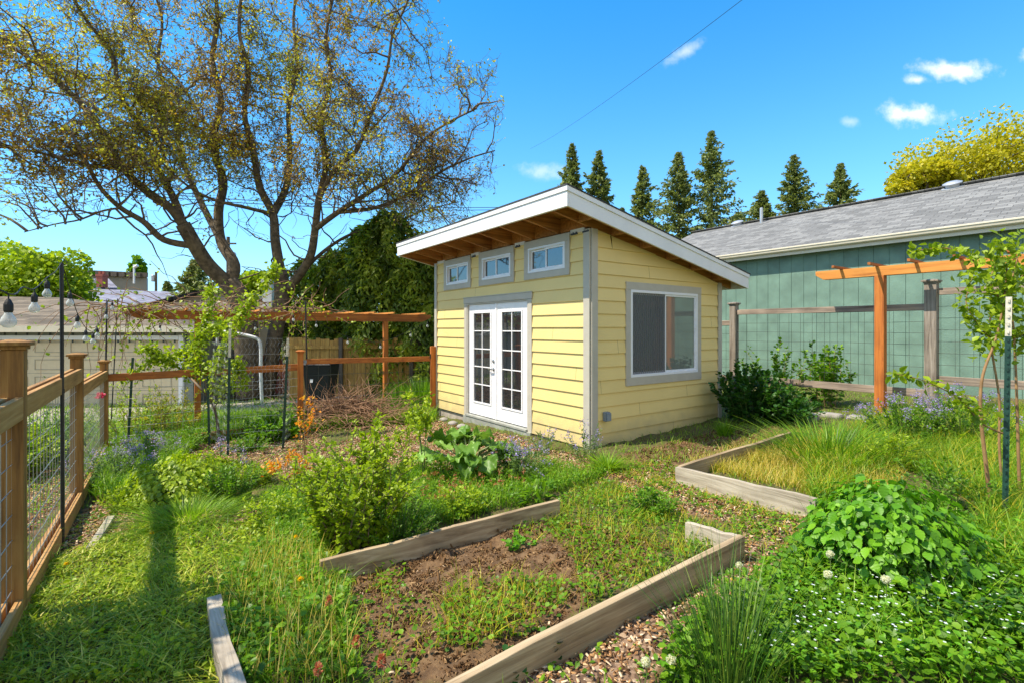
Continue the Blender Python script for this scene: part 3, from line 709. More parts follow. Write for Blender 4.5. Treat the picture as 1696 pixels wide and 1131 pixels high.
# ================================================================== TEAL GARAGE on the right
GP = np.array([7.85, 12.3, 0])                       # wall plane point; k runs along -U toward the camera's right
def GW(k, d, z): return GP-U*k+V*d+Z3*z
gar = thing('garage', 'long teal garage behind the wire fence with pale grey shingle roof', 'garage', GW(0, 0, 0))
KL, KR = -6.4, 9.5; ZE = H+1.97
wl = MB(); k = KL; i = 0
while k < KR:
    k2 = min(k+.296, KR); r = rng.random()
    wl.poly([GW(k, 0, -.3), GW(k2, 0, -.3), GW(k2, 0, ZE), GW(k, 0, ZE)][::1], r)
    wl.poly([GW(k2, 0, -.3), GW(k2, .012, -.3), GW(k2, .012, ZE), GW(k2, 0, ZE)]); wl.poly([GW(k2, .012, -.3), GW(k2+.009, .012, -.3), GW(k2+.009, .012, ZE), GW(k2, .012, ZE)])
    wl.poly([GW(k2+.009, .012, -.3), GW(k2+.009, 0, -.3), GW(k2+.009, 0, ZE), GW(k2+.009, .012, ZE)])
    k = k2+.009
mg = .417; DR = 3.8; OV = .25; ZG = H+2.1
zr = ZG+mg*(DR+OV)
wl.poly([GW(KL, 0, -.5), GW(KL, 7.6, -.5), GW(KL, 7.6, ZE), GW(KL, DR, zr-.15), GW(KL, 0, ZE)])
wl.poly([GW(KL, 7.6, -.5), GW(KR, 7.6, -.5), GW(KR, 7.6, ZE), GW(KL, 7.6, ZE)])
wl.build('panel_wall', Mt['teal'], gar)
rf = MB()
def rslab(mb, k0, k1, d0, z0, d1, z1, th=.03): 
    mb.hexa([GW(k0, d0, z0-th), GW(k1, d0, z0-th), GW(k1, d1, z1-th), GW(k0, d1, z1-th), GW(k0, d0, z0), GW(k1, d0, z0), GW(k1, d1, z1), GW(k0, d1, z1)])
# hipped at the far end
kl = KL-.2; 
th = .03
A = [GW(kl, -OV, ZG), GW(KR, -OV, ZG), GW(KR, DR, zr), GW(kl+.25, DR, zr)]
Bk = [GW(KR, 7.6+OV, ZG), GW(kl, 7.6+OV, ZG), GW(kl+.25, DR, zr), GW(KR, DR, zr)]
rf.poly(A); rf.poly(Bk); rf.poly([GW(kl, 7.6+OV, ZG), GW(kl, -OV, ZG), GW(kl+.25, DR, zr)])
rf.poly([GW(kl, -OV, ZG-th), GW(kl, 7.6+OV, ZG-th), GW(KR, 7.6+OV, ZG-th), GW(KR, -OV, ZG-th)])
gro = rf.build('roof', Mt['shingle_grey'], gar)
cp = MB(); 
for i in range(52):
    k = kl+.3+i*.3; cp.box(GW(k, DR, zr+.006), U*.16, V*.1-Z3*.04, Z3*.008, rng.random())
cp.build('ridge_cap', Mt['shingle_grey'], gro)
fs = MB(); fs.box(GW((kl+KR)/2, -OV+.02, ZG-.11), U*(KR-kl)/2, V*.012, Z3*.09); fs.build('fascia', Mt['guttercream'], gar)
so_ = MB(); so_.poly([GW(kl, -OV+.03, ZE-.0), GW(KR, -OV+.03, ZE), GW(KR, -.002, ZE), GW(kl, -.002, ZE)]); so_.build('soffit', Mt['guttercream'], gar)
gt = MB()
prof = [(.0, 0), (.0, -.1), (-.045, -.115), (-.075, -.09), (-.085, -.05), (-.1, -.03), (-.1, 0), (-.092, .004), (-.088, -.025), (-.02, -.08), (-.008, 0)]
for (a, b) in zip(prof, prof[1:]+prof[:1]):
    gt.poly([GW(kl, -OV+a[0], ZG+.0+a[1]), GW(kl, -OV+b[0], ZG+b[1]), GW(KR, -OV+b[0], ZG+b[1]), GW(KR, -OV+a[0], ZG+a[1])])
gt.build('gutter', Mt['guttercream'], gar)
for px, py in ((1222, 371), (1578, 311)):
    # low roof vents: find the roof point seen at that pixel
    best = None
    for d in np.linspace(.5, 3.7, 200):
        z = ZG+mg*(d+OV)
        r = (px-848)/F; P0 = GW(0, d, 0); kk = (r*P0[1]-P0[0])/(-U[0]+r*U[1]); p = GW(kk, d, z)
        e = abs(545-F*(z-H)/p[1]-py)
        if best is None or e < best[0]: best = (e, p)
    p = best[1]; vt = MB(); n_ = norm(Z3-V*mg); 
    vt.lathe(p, [(.24, 0), (.24, .015), (.15, .03), (.15, .09), (.2, .1), (.21, .13), (.12, .17), (.02, .18)], 18, axis=n_)
    vt.build('roof_vent', Mt['vent'], gro, smooth=False)
vt = MB(); p = at(1261, 372, 17.2); vt.lathe(p-Z3*.2, [(.05, 0), (.05, .75), (.04, .76), (.04, .77)], 12); vt.build('vent_pipe', Mt['vent'], gro)

# ================================================================== FENCES
def post(parent, p, w_, ztop, m, du=U, dv=V, cap=True, capm=None, zb=-.15, name='post'):
    g = GH(p[0], p[1]); b = MB(); b.box(np.array([p[0], p[1], (g+zb+ztop)/2]), du*w_/2, dv*w_/2, Z3*(ztop-g-zb)/2, rng.random())
    o = b.build(name, m, parent, bevel=.004)
    if cap:
        c = MB(); c0 = np.array([p[0], p[1], ztop])
        c.box(c0+Z3*.012, du*(w_/2+.012), dv*(w_/2+.012), Z3*.011); 
        a = w_/2+.03; 
        lo = [c0+Z3*.024+du*sx*a+dv*sy*a for sx, sy in ((-1, -1), (1, -1), (1, 1), (-1, 1))]
        hi = [q_+Z3*.022 for q_ in lo]; pk = [c0+Z3*.062+du*sx*a*.35+dv*sy*a*.35 for sx, sy in ((-1, -1), (1, -1), (1, 1), (-1, 1))]
        c.hexa(lo+hi)
        c.hexa([q_+Z3*.0005 for q_ in hi]+pk); c.build('post_cap', capm or m, o, bevel=.002)
    return o
def hogwire(mb, p0, p1, z0a, z1a, z0b, z1b, sp=.15, r=.0022, off=None, sph=None):
    """welded wire panel between two points"""
    p0 = np.array([p0[0], p0[1], 0.]); p1 = np.array([p1[0], p1[1], 0.]); L = np.linalg.norm(p1-p0); n = max(2, int(L/sp)); off = np.zeros(3) if off is None else off
    for i in range(n+1):
        f = i/n; p = p0+(p1-p0)*f+off; mb.tube([p+Z3*(z0a+(z0b-z0a)*f), p+Z3*(z1a+(z1b-z1a)*f)], r, 4, cap=False)
    m_ = max(2, int((z1a-z0a)/(sph or sp)))
    for i in range(m_+1):
        f = i/m_; a = p0+Z3*(z0a+(z1a-z0a)*f)+off; b = p1+Z3*(z0b+(z1b-z0b)*f)+off
        k = 6; pts = [a+(b-a)*j/k+np.append(rng.normal(size=2)*.004, rng.normal()*.004)*(0 < j < k) for j in range(k+1)]
        mb.tube(pts, r, 4, cap=False)
# left fence, running away from the camera
LF = [np.array([-3.05+1.45, 3.05-2.04]), np.array([-3.05, 3.05]), np.array([-4.69, 5.37]), np.array([-6.63, 8.1])]
LU = norm(np.array([*(LF[3]-LF[1]), 0])); LV = np.array([LU[1], -LU[0], 0])
lf = thing('wire_fence', 'cedar framed wire fence running back along the left edge', 'fence', (*LF[1], GH(*LF[1])))
for i, zt in ((1, H-.125), (2, H-.315), (3, H-.56)): post(lf, LF[i], .105, zt, Mt['fence_z'], LU, LV, zb=-.1)
for i, (za, zb_) in ((0, (H-.41, H-.41)), (1, (H-.41, H-.42)), (2, (H-.60, H-.67))):
    a = np.array([*LF[i], 0])+LU*.05; b = np.array([*LF[i+1], 0])-LU*(.05 if i < 2 else -.03)
    for sgn in (-1, 1):
        o_ = LV*sgn*.033
        m = MB(); m.bar(a+o_+Z3*(za-.07), b+o_+Z3*(zb_-.07), .036, .138, r=rng.random()); m.build('rail', Mt['fence_u'], lf, bevel=.004)
        ga, gb = GH(a[0], a[1])+.09, GH(b[0], b[1])+.09
        m = MB(); m.bar(a+o_+Z3*ga, b+o_+Z3*gb, .036, .138, r=rng.random()); m.build('rail', Mt['fence_u'], lf, bevel=.004)
    m = MB(); hogwire(m, a, b, ga-.02, za-.1, gb-.02, zb_-.1, .13, r=.0032); m.build('wire_panel', Mt['wire'], lf)
# middle fence and its gate panel
FP5 = np.array([-4.03, 9.49]); FPR = np.array([-1.66, 10.45])
MU_ = norm(np.array([*(FPR-FP5), 0])); MV_ = np.array([-MU_[1], MU_[0], 0])
mf = thing('wire_fence', 'low wire fence with one rail crossing behind the staked young tree', 'fence', (*LF[3], GH(*LF[3])))
post(mf, FP5, .105, H-.46, Mt['orange_z'], MU_, MV_)
a = np.array([*LF[3], 0]); b = np.array([*FP5, 0])-MU_*.05
m = MB(); m.bar(a+Z3*(H-.79), b+Z3*(H-.72), .04, .12); m.build('rail', Mt['orange_v'], mf, bevel=.004)
m = MB(); m.bar(a+Z3*(GH(*a[:2])+.1), b+Z3*(GH(*b[:2])+.1), .04, .12); m.build('rail', Mt['orange_v'], mf, bevel=.004)
m = MB(); hogwire(m, a, b, GH(*a[:2])+.1, H-.85, GH(*b[:2])+.1, H-.78, .15, r=.0025); m.build('wire_panel', Mt['wire'], mf)
gt_ = thing('garden_gate', 'orange brown gate panel of two rails and wire beside the shed', 'gate', (*FPR, GH(*FPR)))
post(gt_, FPR, .1, H-.36, Mt['orange_z'], MU_, MV_, cap=False)
a = np.array([*FP5, 0])+MU_*.1; b = np.array([*FPR, 0])-MU_*.06
m = MB(); m.bar(a+Z3*(H-.62), b+Z3*(H-.615), .04, .1); m.build('rail', Mt['orange_v'], gt_, bevel=.004)
m = MB(); m.bar(a+Z3*(H-1.84), b+Z3*(H-1.75), .04, .1); m.build('rail', Mt['orange_v'], gt_, bevel=.004)
m = MB(); hogwire(m, a, b, H-1.8, H-.66, H-1.7, H-.66, .2, r=.003); m.build('wire_panel', Mt['wiredark'], gt_)
m = MB(); m.box(a+Z3*(H-.62)-MU_*.03, MU_*.04, MV_*.026, Z3*.03); m.build('hinge', Mt['box'], gt_)
m = MB(); m.box(b+Z3*(H-.56)+MU_*.02-MV_*.03, MU_*.035, MV_*.012, Z3*.045); m.build('hinge', Mt['black'], gt_)
# grey fence at the right
PB = np.array([.8424*7.57, 7.57]); PA = np.array([4.52, 10.14]); PC = PB-U[:2]*2.6; PZ = PA+U[:2]*2.2
gf = thing('wire_fence', 'weathered grey post and rail fence with wire in front of teal garage', 'fence', (*PB, GH(*PB)))
post(gf, PA, .13, H+.48, Mt['grey_z'], zb=-.3); post(gf, PB, .15, H+.69, Mt['grey_z'], zb=-.3, capm=Mt['grey_z']); post(gf, PC, .14, H+.7, Mt['grey_z'], zb=-.3); post(gf, PZ, .13, H+.3, Mt['grey_z'], zb=-.3)
for (p, q_, zt, zl) in ((PZ, PA, H+.12, H-1.0), (PA, PB, H+.335, H-.98), (PB, PC, H+.56, H-.76)):
    a = np.array([*p, 0])-U*.07; b = np.array([*q_, 0])+U*.075
    m = MB(); m.bar(a+Z3*zt, b+Z3*zt, .04, .1, r=rng.random()); m.build('rail', Mt['grey_u'], gf, bevel=.004)
    m = MB(); m.bar(a+Z3*(zl+.0), b+Z3*zl, .04, .12, r=rng.random()); m.build('rail', Mt['grey_u'], gf, bevel=.004)
    m = MB(); hogwire(m, a, b, zl+.05, zt-.05, zl+.05, zt-.05, .19, r=.0028, sph=.165); m.build('wire_panel', Mt['wiredark'], gf)

# ================================================================== PERGOLAS
def pergola(label, ptsposts, du, dn, k0, k1, zc_, bh, bw, slat_s, slat_len, slat_off, mats, postw, group=None, tip=.12, slat_z=.0, slat_h=.038, base_z=None):
    """beam along du through the posts, slats across (dn toward the viewer)"""
    p0 = ptsposts[0]; t = thing('pergola', label, 'pergola', (*p0, GH(*p0)))
    for p in ptsposts:
        g = GH(*p)-.1; m = MB(); m.box(np.array([p[0], p[1], (g+zc_-bh/2)/2]), du*postw/2, dn*postw/2, Z3*(zc_-bh/2-g-.002)/2); m.build('post', Mt[mats[0]], t, bevel=.005)
    o = np.array([p0[0], p0[1], zc_])
    for sg in (-1, 1)[:bw]:
        m = MB(); c = o+dn*(sg*.035 if bw == 2 else .0)
        def e(k, top): return c+du*k
        pts = []
        for sy in (-1, 1):
            y = dn*.02*sy
            pts.append([c+du*(k0+tip)+y-Z3*bh/2, c+du*(k1-tip)+y-Z3*bh/2, c+du*k1+y+Z3*bh/2*.1, c+du*k1+y+Z3*bh/2, c+du*k0+y+Z3*bh/2, c+du*k0+y+Z3*bh/2*.1])
        n = len(m.v); m.v += [tuple(q_) for q_ in pts[0]+pts[1]]; m.r += [rng.random()]*12
        m.f += [(5, 4, 3, 2, 1, 0), (6, 7, 8, 9, 10, 11)]+[(i, (i+1) % 6, 6+(i+1) % 6, 6+i) for i in range(6)]
        m.build('beam', Mt[mats[1]], t, bevel=.003)
    for k in slat_s:
        c = o+du*k+Z3*(bh/2+.004+slat_h/2); m = MB(); m.bar(c+dn*(slat_off), c+dn*(slat_off-slat_len), .04, slat_h, r=rng.random()); m.build('slat', Mt[mats[2]], t, bevel=.003)
    return t
OP = np.array([5.77, 7.8])
perg = pergola('orange stained pergola on one post before the teal garage', [OP, OP-U[:2]*3.0], -U, -V, -.92, 3.9, H+.90, .147, 2,
        [-.533, -.035, .459, .967, 1.49, 2.0, 2.5, 3.0], .78, .36, ('orange_z', 'orange_u', 'orange_v'), .13, slat_h=.04)
LP1 = np.array([-6.5, 10.3])
perg2 = pergola('long brown pergola draped with bare vine left of the shed', [LP1, LP1+V[:2]*4.05], V, -U, -1.2, 5.3, H+.28, .185, 2,
        [-.8, -.2, .45, 1.1, 1.9, 2.55, 3.1, 3.6, 4.1, 4.95], 1.5, .45, ('orange_z', 'orange_v', 'orange_u'), .11, tip=.25)

# ================================================================== RAISED BEDS
def bedboard(parent, p, q_, top, hgt, m, th=.04, label=None):
    p = np.asarray(p); q_ = np.asarray(q_); k = 8; mb = MB(); d = norm(q_-p); x = np.array([d[1], -d[0], 0])*th/2
    n = len(mb.v)
    for i in range(k+1):
        c = p+(q_-p)*i/k; wob = x*0+np.array([d[1], -d[0], 0])*.008*math.sin(i*1.3+p[0]); zt_ = c[2]+top+.004*math.sin(i*2.1)
        for s_, z_ in ((-1, c[2]+top-hgt), (1, c[2]+top-hgt), (1, zt_), (-1, zt_)):
            mb.v.append((c[0]+x[0]*s_+wob[0], c[1]+x[1]*s_+wob[1], z_)); mb.r.append(.5)
    for i in range(k):
        for j in range(4):
            a = n+4*i+j; b = n+4*i+(j+1) % 4; mb.f.append((a, b, b+4, a+4))
    mb.f += [(n+3, n+2, n+1, n), (n+4*k, n+4*k+1, n+4*k+2, n+4*k+3)]
    o = mb.build('board', m, parent, bevel=.004)
    if label: o['label'] = label
    return o
TB = .16
k1 = G(352, 986, TB-.03); k1[2] -= TB-.03; k3 = G(1228, 884, TB); k3[2] -= TB
p1a = G(530, 928, TB); p1a[2] -= TB; p1b = G(925, 826, TB); p1b[2] -= TB
def gz(p): p = np.array(p, float); p[2] = GH(p[0], p[1]); return p
bed = thing('raised_bed', 'long weathered board raised bed of bare soil and weeds in the middle of the garden', 'raised bed', gz((k1+k3)/2))
bedboard(bed, p1a, p1b, TB, .22, Mt['plank_v'], label='tan board along the far side of the bed')
kfar = gz(k3+U*.72+V*.02); 
k4 = gz(p1b+V*.9); near0 = gz(k3-V*3.7)
bedboard(bed, near0, k3, TB, .26, Mt['plank_v'], th=.045, label='long grey board along the near side of the bed')
bedboard(bed, gz(k3+U*.03), gz(k3+U*.42-V*.02), TB-.02, .2, Mt['plank_u'], label='short grey board at the right corner of the bed')
bedboard(bed, k1, gz(k1-U*1.6), TB-.03, .2, Mt['plank_u'], th=.075, label='pale board closing the left end of the bed')
r1 = G(1121, 772, .17); r1[2] -= .17; r2 = G(1352, 824, .17); r2[2] -= .17; r3 = G(1312, 714, .17); r3[2] -= .17
bed2 = thing('raised_bed', 'pale board raised bed full of dry golden grass in front of the shed window', 'raised bed', gz(r1))
bedboard(bed2, r1, r2, .17, .2, Mt['plank_u'], label='pale grey front board')
bedboard(bed2, gz(r1+norm(r3-r1)*.03), r3, .17, .2, Mt['plank_v'], th=.045)
m = MB(); a = G(150, 908, .05); b = G(184, 856, .06); m.bar(a, b, .06, .035)
tag(m.build('timber_offcut', Mt['plank_u'], bevel=.004), 'thin pale strip of wood lying in the grass by the left fence', 'wood strip')
m = MB()
for i, (px, py) in enumerate(((1440, 742), (1466, 738))):
    p = G(px, py, .04); m.box(p, norm(V+U*.1)*.16, U*.07, Z3*.045)
    tag(m.build('stone_slab', Mt['stone'], bevel=.012), ['flat grey stone in tall grass, left of its pair', 'flat grey stone in tall grass, right of its pair'][i], 'stone', 'flat stones in the right bed'); m = MB()
# stone edging below the grey fence
for i, (px, py, w_, h_) in enumerate(((1375, 688, .17, .05), (1420, 692, .13, .045), (1338, 690, .15, .07), (1478, 695, .12, .04), (1575, 700, .15, .05))):
    p = G(px, py, .03); m = MB(); m.box(p, V*0-U*w_, V*.1, Z3*h_)
    tag(m.build('edging_stone', Mt['stone'], bevel=.04), ['grey edging block left of the orange pergola post, middle of three', 'grey edging block nearest the orange pergola post on its left', 'grey edging block in the shade of the shed',
        'grey edging block at the right foot of the orange pergola post', 'grey edging block below the thick grey fence post'][i], 'stone', 'edging stones under the grey fence')
# stones along the shed foundation
for i, (px, py) in enumerate(((735, 694), (750, 700), (765, 705))):
    p = G(px, py, .03); m = MB(); m.lathe(p-Z3*.04, [(.07, 0), (.1, .03), (.08, .06), (.03, .08)], 9); tag(m.build('foundation_stone', Mt['stone'], smooth=True),
        ['rounded stone against the shed, next to the gate post', 'middle rounded stone against the shed wall', 'rounded stone against the shed, nearest the door'][i], 'stone', 'stones at the shed wall')

# ================================================================== STAKES AND POLES
def tpost(px, py, topy, label, tip=.18, group='green steel stakes', wv=.036, leanpx=0):
    b = G(px, py); Y = b[1]; zt_ = H+(545-topy)/F*Y; t = thing('steel_stake', label, 'stake', b, group)
    top = np.array([b[0]+leanpx/F*Y, Y, zt_]); d = top-b; mid = b+d*(1-tip/ d[2]*1.0 if tip else 1)
    fx = norm(np.array([b[1], -b[0], 0])); fy = norm(np.array([b[0], b[1], 0]))
    def seg(p, q_, m, nm, ext=0):
        mb = MB(); mb.bar(p, q_, wv, .006, up=fy); mb.bar(p+fy*.016, q_+fy*.016, .007, .028, up=fy)
        L = np.linalg.norm(q_-p); n = int(L/.055)
        for i in range(n):
            c = p+(q_-p)*(i+.5)/n-fy*.006; mb.box(c, fx*.006, fy*.006, Z3*.012)
        return mb.build(nm, m, t)
    seg(b-Z3*.1, mid, Mt['greenpost'], 'stake_shaft')
    if tip: seg(mid, top, Mt['whitetip'], 'white_tip')
    return t
tpost(1664, 862, 492, 'green steel stake with chipped white top beside the tall bush at right', tip=.3, leanpx=7)
tpost(377, 756, 545, 'green stake with a white top in front of the young tree', tip=.42, leanpx=4)
tpost(468, 744, 560, 'green stake with a pale top carrying the end of the chicken wire', tip=.28, leanpx=9)
tpost(347, 738, 622, 'short green stake just behind the trunk of the young tree', tip=0, leanpx=-3)
tpost(211, 746, 592, 'dark leaning stake left of the young tree', tip=0, leanpx=9)
def pole(px, py, topy, r, label, lean=0, hook=True):
    b = G(px, py); Y = b[1]; top = np.array([b[0]+lean/F*Y, Y, H+(545-topy)/F*Y]); t = MB()
    t.tube([b-Z3*.1, b+(top-b)*.5, top], r, 10)
    t.tube([b+(top-b)*.55-Z3*.02, b+(top-b)*.55+Z3*.02], r*1.25, 10)
    if hook: t.tube([top, top+np.array([.03, 0, .03]), top+np.array([.05, 0, .0])], .004, 5)
    tag(t.build('light_pole', Mt['black'], smooth=False), label, 'pole', 'poles carrying the string lights'); return top
T1 = pole(104, 905, 436, .014, 'tall black pole nearest the camera, by the left fence', lean=-2)
T2 = pole(173, 752, 500, .013, 'black pole standing against the far post of the left fence', lean=4)
T3 = pole(510, 706, 500, .014, 'black pole beside the gate post in front of the brush pile', lean=-4)
b = G(184, 700); 
m = MB(); m.tube([b, at(195, 495, b[1])], .012, 6); tag(m.build('garden_cane', Mt['black']), 'thin black leaning rod behind the far black pole', 'rod')

# string lights
def cat(p, q_, sag, n=24):
    p = np.asarray(p); q_ = np.asarray(q_); return [p+(q_-p)*i/n-Z3*sag*4*(i/n)*(1-i/n) for i in range(n+1)]
sock = None
def strand(label, pts, bulbs, r=.0035):
    global sock
    t = thing('string_light', label, 'string lights', pts[0], 'string lights'); m = MB(); m.tube(pts, r, 6); m.build('cable', Mt['rubber'], t)
    for b in bulbs:
        i = b; p = np.asarray(pts[i]) if isinstance(i, int) else np.asarray(i)
        p = p+Z3*0
        s_ = MB(); s_.tube([p, p-Z3*.03], .003, 5); s_.lathe(p-Z3*.082, [(.014, 0), (.017, .008), (.017, .034), (.013, .046), (.006, .06)], 12)
        so2 = s_.build('socket', Mt['rubber'], t, smooth=False)
        g = MB(); g.lathe(p-Z3*.15, [(.004, 0), (.016, .003), (.025, .014), (.028, .027), (.023, .044), (.014, .06), (.012, .069)], 14); g.build('bulb', Mt['bulb'], so2, smooth=True)
        f_ = MB(); f_.tube([p-Z3*.08, p-Z3*.11], .0035, 5); f_.tube([p-Z3*.105+np.array([-.007, 0, 0]), p-Z3*.13+np.array([-.005, 0, 0])], .0015, 4); f_.tube([p-Z3*.105+np.array([.007, 0, 0]), p-Z3*.13+np.array([.005, 0, 0])], .0015, 4)
        f_.build('filament', Mt['steel'], so2)
A0 = np.array([-1.3, .9, H+.52])
w1 = cat(A0, T1, .22, 30); bl = [at(14, 487, 2.2), at(57, 479, 3.1), at(78, 460, 3.65)]
# wire follows near the bulbs
w1 = [A0, np.array([-1.75, 1.5, H+.26]), bl[0], at(38, 476, 2.65), bl[1], bl[2], at(92, 450, 3.95), T1]
def smoothpath(P, n=5):
    P = [np.asarray(p, float) for p in P]; out = []
    for i in range(len(P)-1):
        p0, p1, p2, p3 = P[max(i-1, 0)], P[i], P[i+1], P[min(i+2, len(P)-1)]
        for j in range(n):
            t = j/n; out.append(.5*((2*p1)+(p2-p0)*t+(2*p0-5*p1+4*p2-p3)*t*t+(3*p1-p0-3*p2+p3)*t**3))
    return out+[P[-1]]
strand('string lights sagging between the near black pole and the left edge', smoothpath(w1), bl)
b2 = [at(116, 480, 4.45), at(128, 519, 4.9), at(142, 543, 5.5), at(154, 549, 6.0), at(161, 540, 6.6), at(176, 512, 7.6)]
strand('string lights dipping between the near and the far black pole', smoothpath([T1]+b2+[T2]), b2)
b3 = [at(186, 498, 8.0), at(265, 536, 9.1), at(345, 545, 10.0), at(423, 535, 10.2), at(486, 520, 9.9)]
strand('string lights running under the vine pergola', smoothpath([T2]+b3+[T3]), b3)
b4 = [at(524, 530, 10.1), at(576, 558, 10.7), at(630, 566, 11.2), at(680, 547, 11.7), at(708, 532, 12.1)]
strand('string lights between the gate pole and the right end of the vine pergola', smoothpath([T3]+b4+[at(722, 520, 12.3)]), b4)
# overhead wires
m = MB(); a = at(1240, -8, 12); b = at(878, 247, 45); m.tube(cat(a, b, .3, 20), .008, 4); tag(m.build('overhead_wire', Mt['rubber']), 'single dark wire slanting through open sky above the shed', 'wire')
m = MB(); a = at(-30, 300, 16); b = at(900, 346, 26); 
for o_ in (0, .12): m.tube([p+Z3*o_ for p in cat(a, b, .4, 26)], .014, 4)
tag(m.build('overhead_wire', Mt['rubber']), 'pair of dark wires passing behind the big bare tree', 'wire')

# ================================================================== HOUSES AT THE BACK LEFT
def xw(px, Y): return (px-848)/F*Y
g1 = thing('garage', 'cream doored garage with brown shingle roof behind the left fence', 'garage', (-14, 14.5, -.6))
Yg = 14.5; xr = xw(320, Yg); xl = -24
m = MB()
dl, dr = xw(-140, Yg), xw(298, Yg); dz = H-16/F*Yg
m.poly([(xl, Yg, -1), (dl, Yg, -1), (dl, Yg, H), (xl, Yg, H)]); m.poly([(dl, Yg, dz), (dr, Yg, dz), (dr, Yg, H), (dl, Yg, H)]); m.poly([(dr, Yg, -1), (xr, Yg, -1), (xr, Yg, H), (dr, Yg, H)])
m.poly([(xr, Yg, -1), (xr, Yg+7, -1), (xr, Yg+7, H), (xr, Yg, H)])
m.build('wall', Mt['sagegrey'], g1)
m = MB()
x = xl
while x < xr-.1: m.box((x, Yg-.01, H-.2), (.02, 0, 0), (0, .01, 0), (0, 0, .2)); x += .33
m.build('batten', Mt['wiredark'], g1)['kind'] = 'stuff'
m = MB(); m.box(((dl+dr)/2, Yg+.1, (dz-1)/2), ((dr-dl)/2, 0, 0), (0, .02, 0), (0, 0, (dz+1)/2)); gd = m.build('garage_door', Mt['garagedoor'], g1)
m = MB()
for r_ in range(5):
    zz = dz-.5*r_
    m.box(((dl+dr)/2, Yg+.077, zz), ((dr-dl)/2, 0, 0), (0, .004, 0), (0, 0, .008))
    x = dr-.2
    while x > dl+1:
        fourframe(m, np.array([x-.95, Yg+.079, 0]), np.array([1., 0, 0]), np.array([0, -1., 0]), 0, .85, zz-.4, zz-.1, .02, 0, .012); x -= 1.05
m.build('door_panel', plain('garage_door_shadowline', (.4, .36, .27), .6), gd)['kind'] = 'stuff'
m = MB(); m.box((dr+.06, Yg-.02, (dz-1)/2), (.07, 0, 0), (0, .03, 0), (0, 0, (dz+1)/2+.1)); m.box(((dl+dr)/2, Yg-.021, dz+.03), ((dr-dl)/2-.02, 0, 0), (0, .03, 0), (0, 0, .06)); m.build('door_casing', Mt['vinyl'], g1)
m = MB(); m.box(((xl+xr)/2, Yg-.4, H+.0), ((xr-xl)/2+.3, 0, 0), (0, .05, 0), (0, 0, .09)); m.box(((xl+xr)/2, Yg-.2, H-.05), ((xr-xl)/2+.3, 0, 0), (0, .2, 0), (0, 0, .02)); m.build('gutter', Mt['guttercream'], g1)
m = MB(); e0 = np.array([xl, Yg-.4, H+.09]); e1 = np.array([xr+.35, Yg-.4, H+.09]); e2 = np.array([xr+.35, Yg+7.4, H+.09]); e3 = np.array([xl, Yg+7.4, H+.09])
rp = np.array([xw(98, Yg+3.5), Yg+3.5, H+52/F*(Yg+3.5)]); rq = np.array([xl, Yg+3.5, rp[2]+.1])
m.poly([e0, e1, rp, rq]); m.poly([e1, e2, rp]); m.poly([e2, e3, rq, rp]); m.build('roof', Mt['shingle_brown'], g1)

h2 = thing('house', 'beige sided house with a low gable behind the large tree trunk', 'house', (-8.5, 17, -.5)); Yh = 17
m = MB(); xa, xb = xw(322, Yh), xw(486, Yh); zt = H+14/F*Yh
m.poly([(xa, Yh, -1), (xb, Yh, -1), (xb, Yh, zt), (xa, Yh, zt)]); m.poly([(xb, Yh, -1), (xb, Yh+8, -1), (xb, Yh+8, zt), (xb, Yh, zt)])
for k in range(20):
    zz = -.6+k*.18
    if zz < zt: m.box(((xa+xb)/2, Yh-.01, zz), ((xb-xa)/2-.01, 0, 0), (0, .012, 0), (0, 0, .008))
m.build('wall', Mt['beige'], h2)
m = MB(); m.box((xw(440, Yh), Yh-.04, -.2), (xw(480, Yh)-xw(440, Yh), 0, 0), (0, .035, 0), (0, 0, .95)); m.build('brick_veneer', Mt['brick'], h2)
pk = at(345, 477, 19); ea = at(228, 506, 18); eb = at(490, 508, 18)
m = MB(); back = np.array([0, 7., 0]); e_ = np.array([0, -.0, 0])
m.hexa([ea-Z3*.12, pk-Z3*.12, pk+back-Z3*.12, ea+back-Z3*.12, ea, pk, pk+back, ea+back]); m.hexa([pk-Z3*.12, eb-Z3*.12, eb+back-Z3*.12, pk+back-Z3*.12, pk+Z3*.001, eb, eb+back, pk+back]); m.build('roof', Mt['shingle_black'], h2)
m = MB(); o_ = np.array([0, .3, 0]); m.poly([ea+o_-Z3*.1, np.array([ea[0], ea[1]+.3, 1.]), np.array([eb[0], eb[1]+.3, 1.]), eb+o_-Z3*.1, pk+o_-Z3*.1]); 
for i in range(30):
    x = ea[0]+(eb[0]-ea[0])*i/30; m.box((x, 18.28, H+.7), (.012, 0, 0), (0, .01, 0), (0, 0, .35 if 5 < i < 24 else .1))
m.build('gable', Mt['beige'], h2)
m = MB(); m.hexa([at(225, 530, 16.7), at(486, 536, 16.7), at(486, 531, 18.4), at(225, 531, 18.4), at(225, 526, 16.7), at(486, 531, 16.7), at(455, 500, 18.4), at(232, 502, 18.4)]); m.build('porch_roof', Mt['shingle_brown'], h2)
m = MB(); fourframe(m, np.array([0, Yh-.03, 0]), np.array([1., 0, 0]), np.array([0, -1., 0]), xw(356, Yh), xw(402, Yh), H-30/F*Yh, H-7/F*Yh, .09, 0, .05); wf = m.build('window', Mt['vinyl'], h2)
m = MB(); m.poly([(xw(358, Yh), Yh-.04, H-28/F*Yh), (xw(400, Yh), Yh-.04, H-28/F*Yh), (xw(400, Yh), Yh-.04, H-9/F*Yh), (xw(358, Yh), Yh-.04, H-9/F*Yh)]); m.build('glass_pane', Mt['glass'], wf)
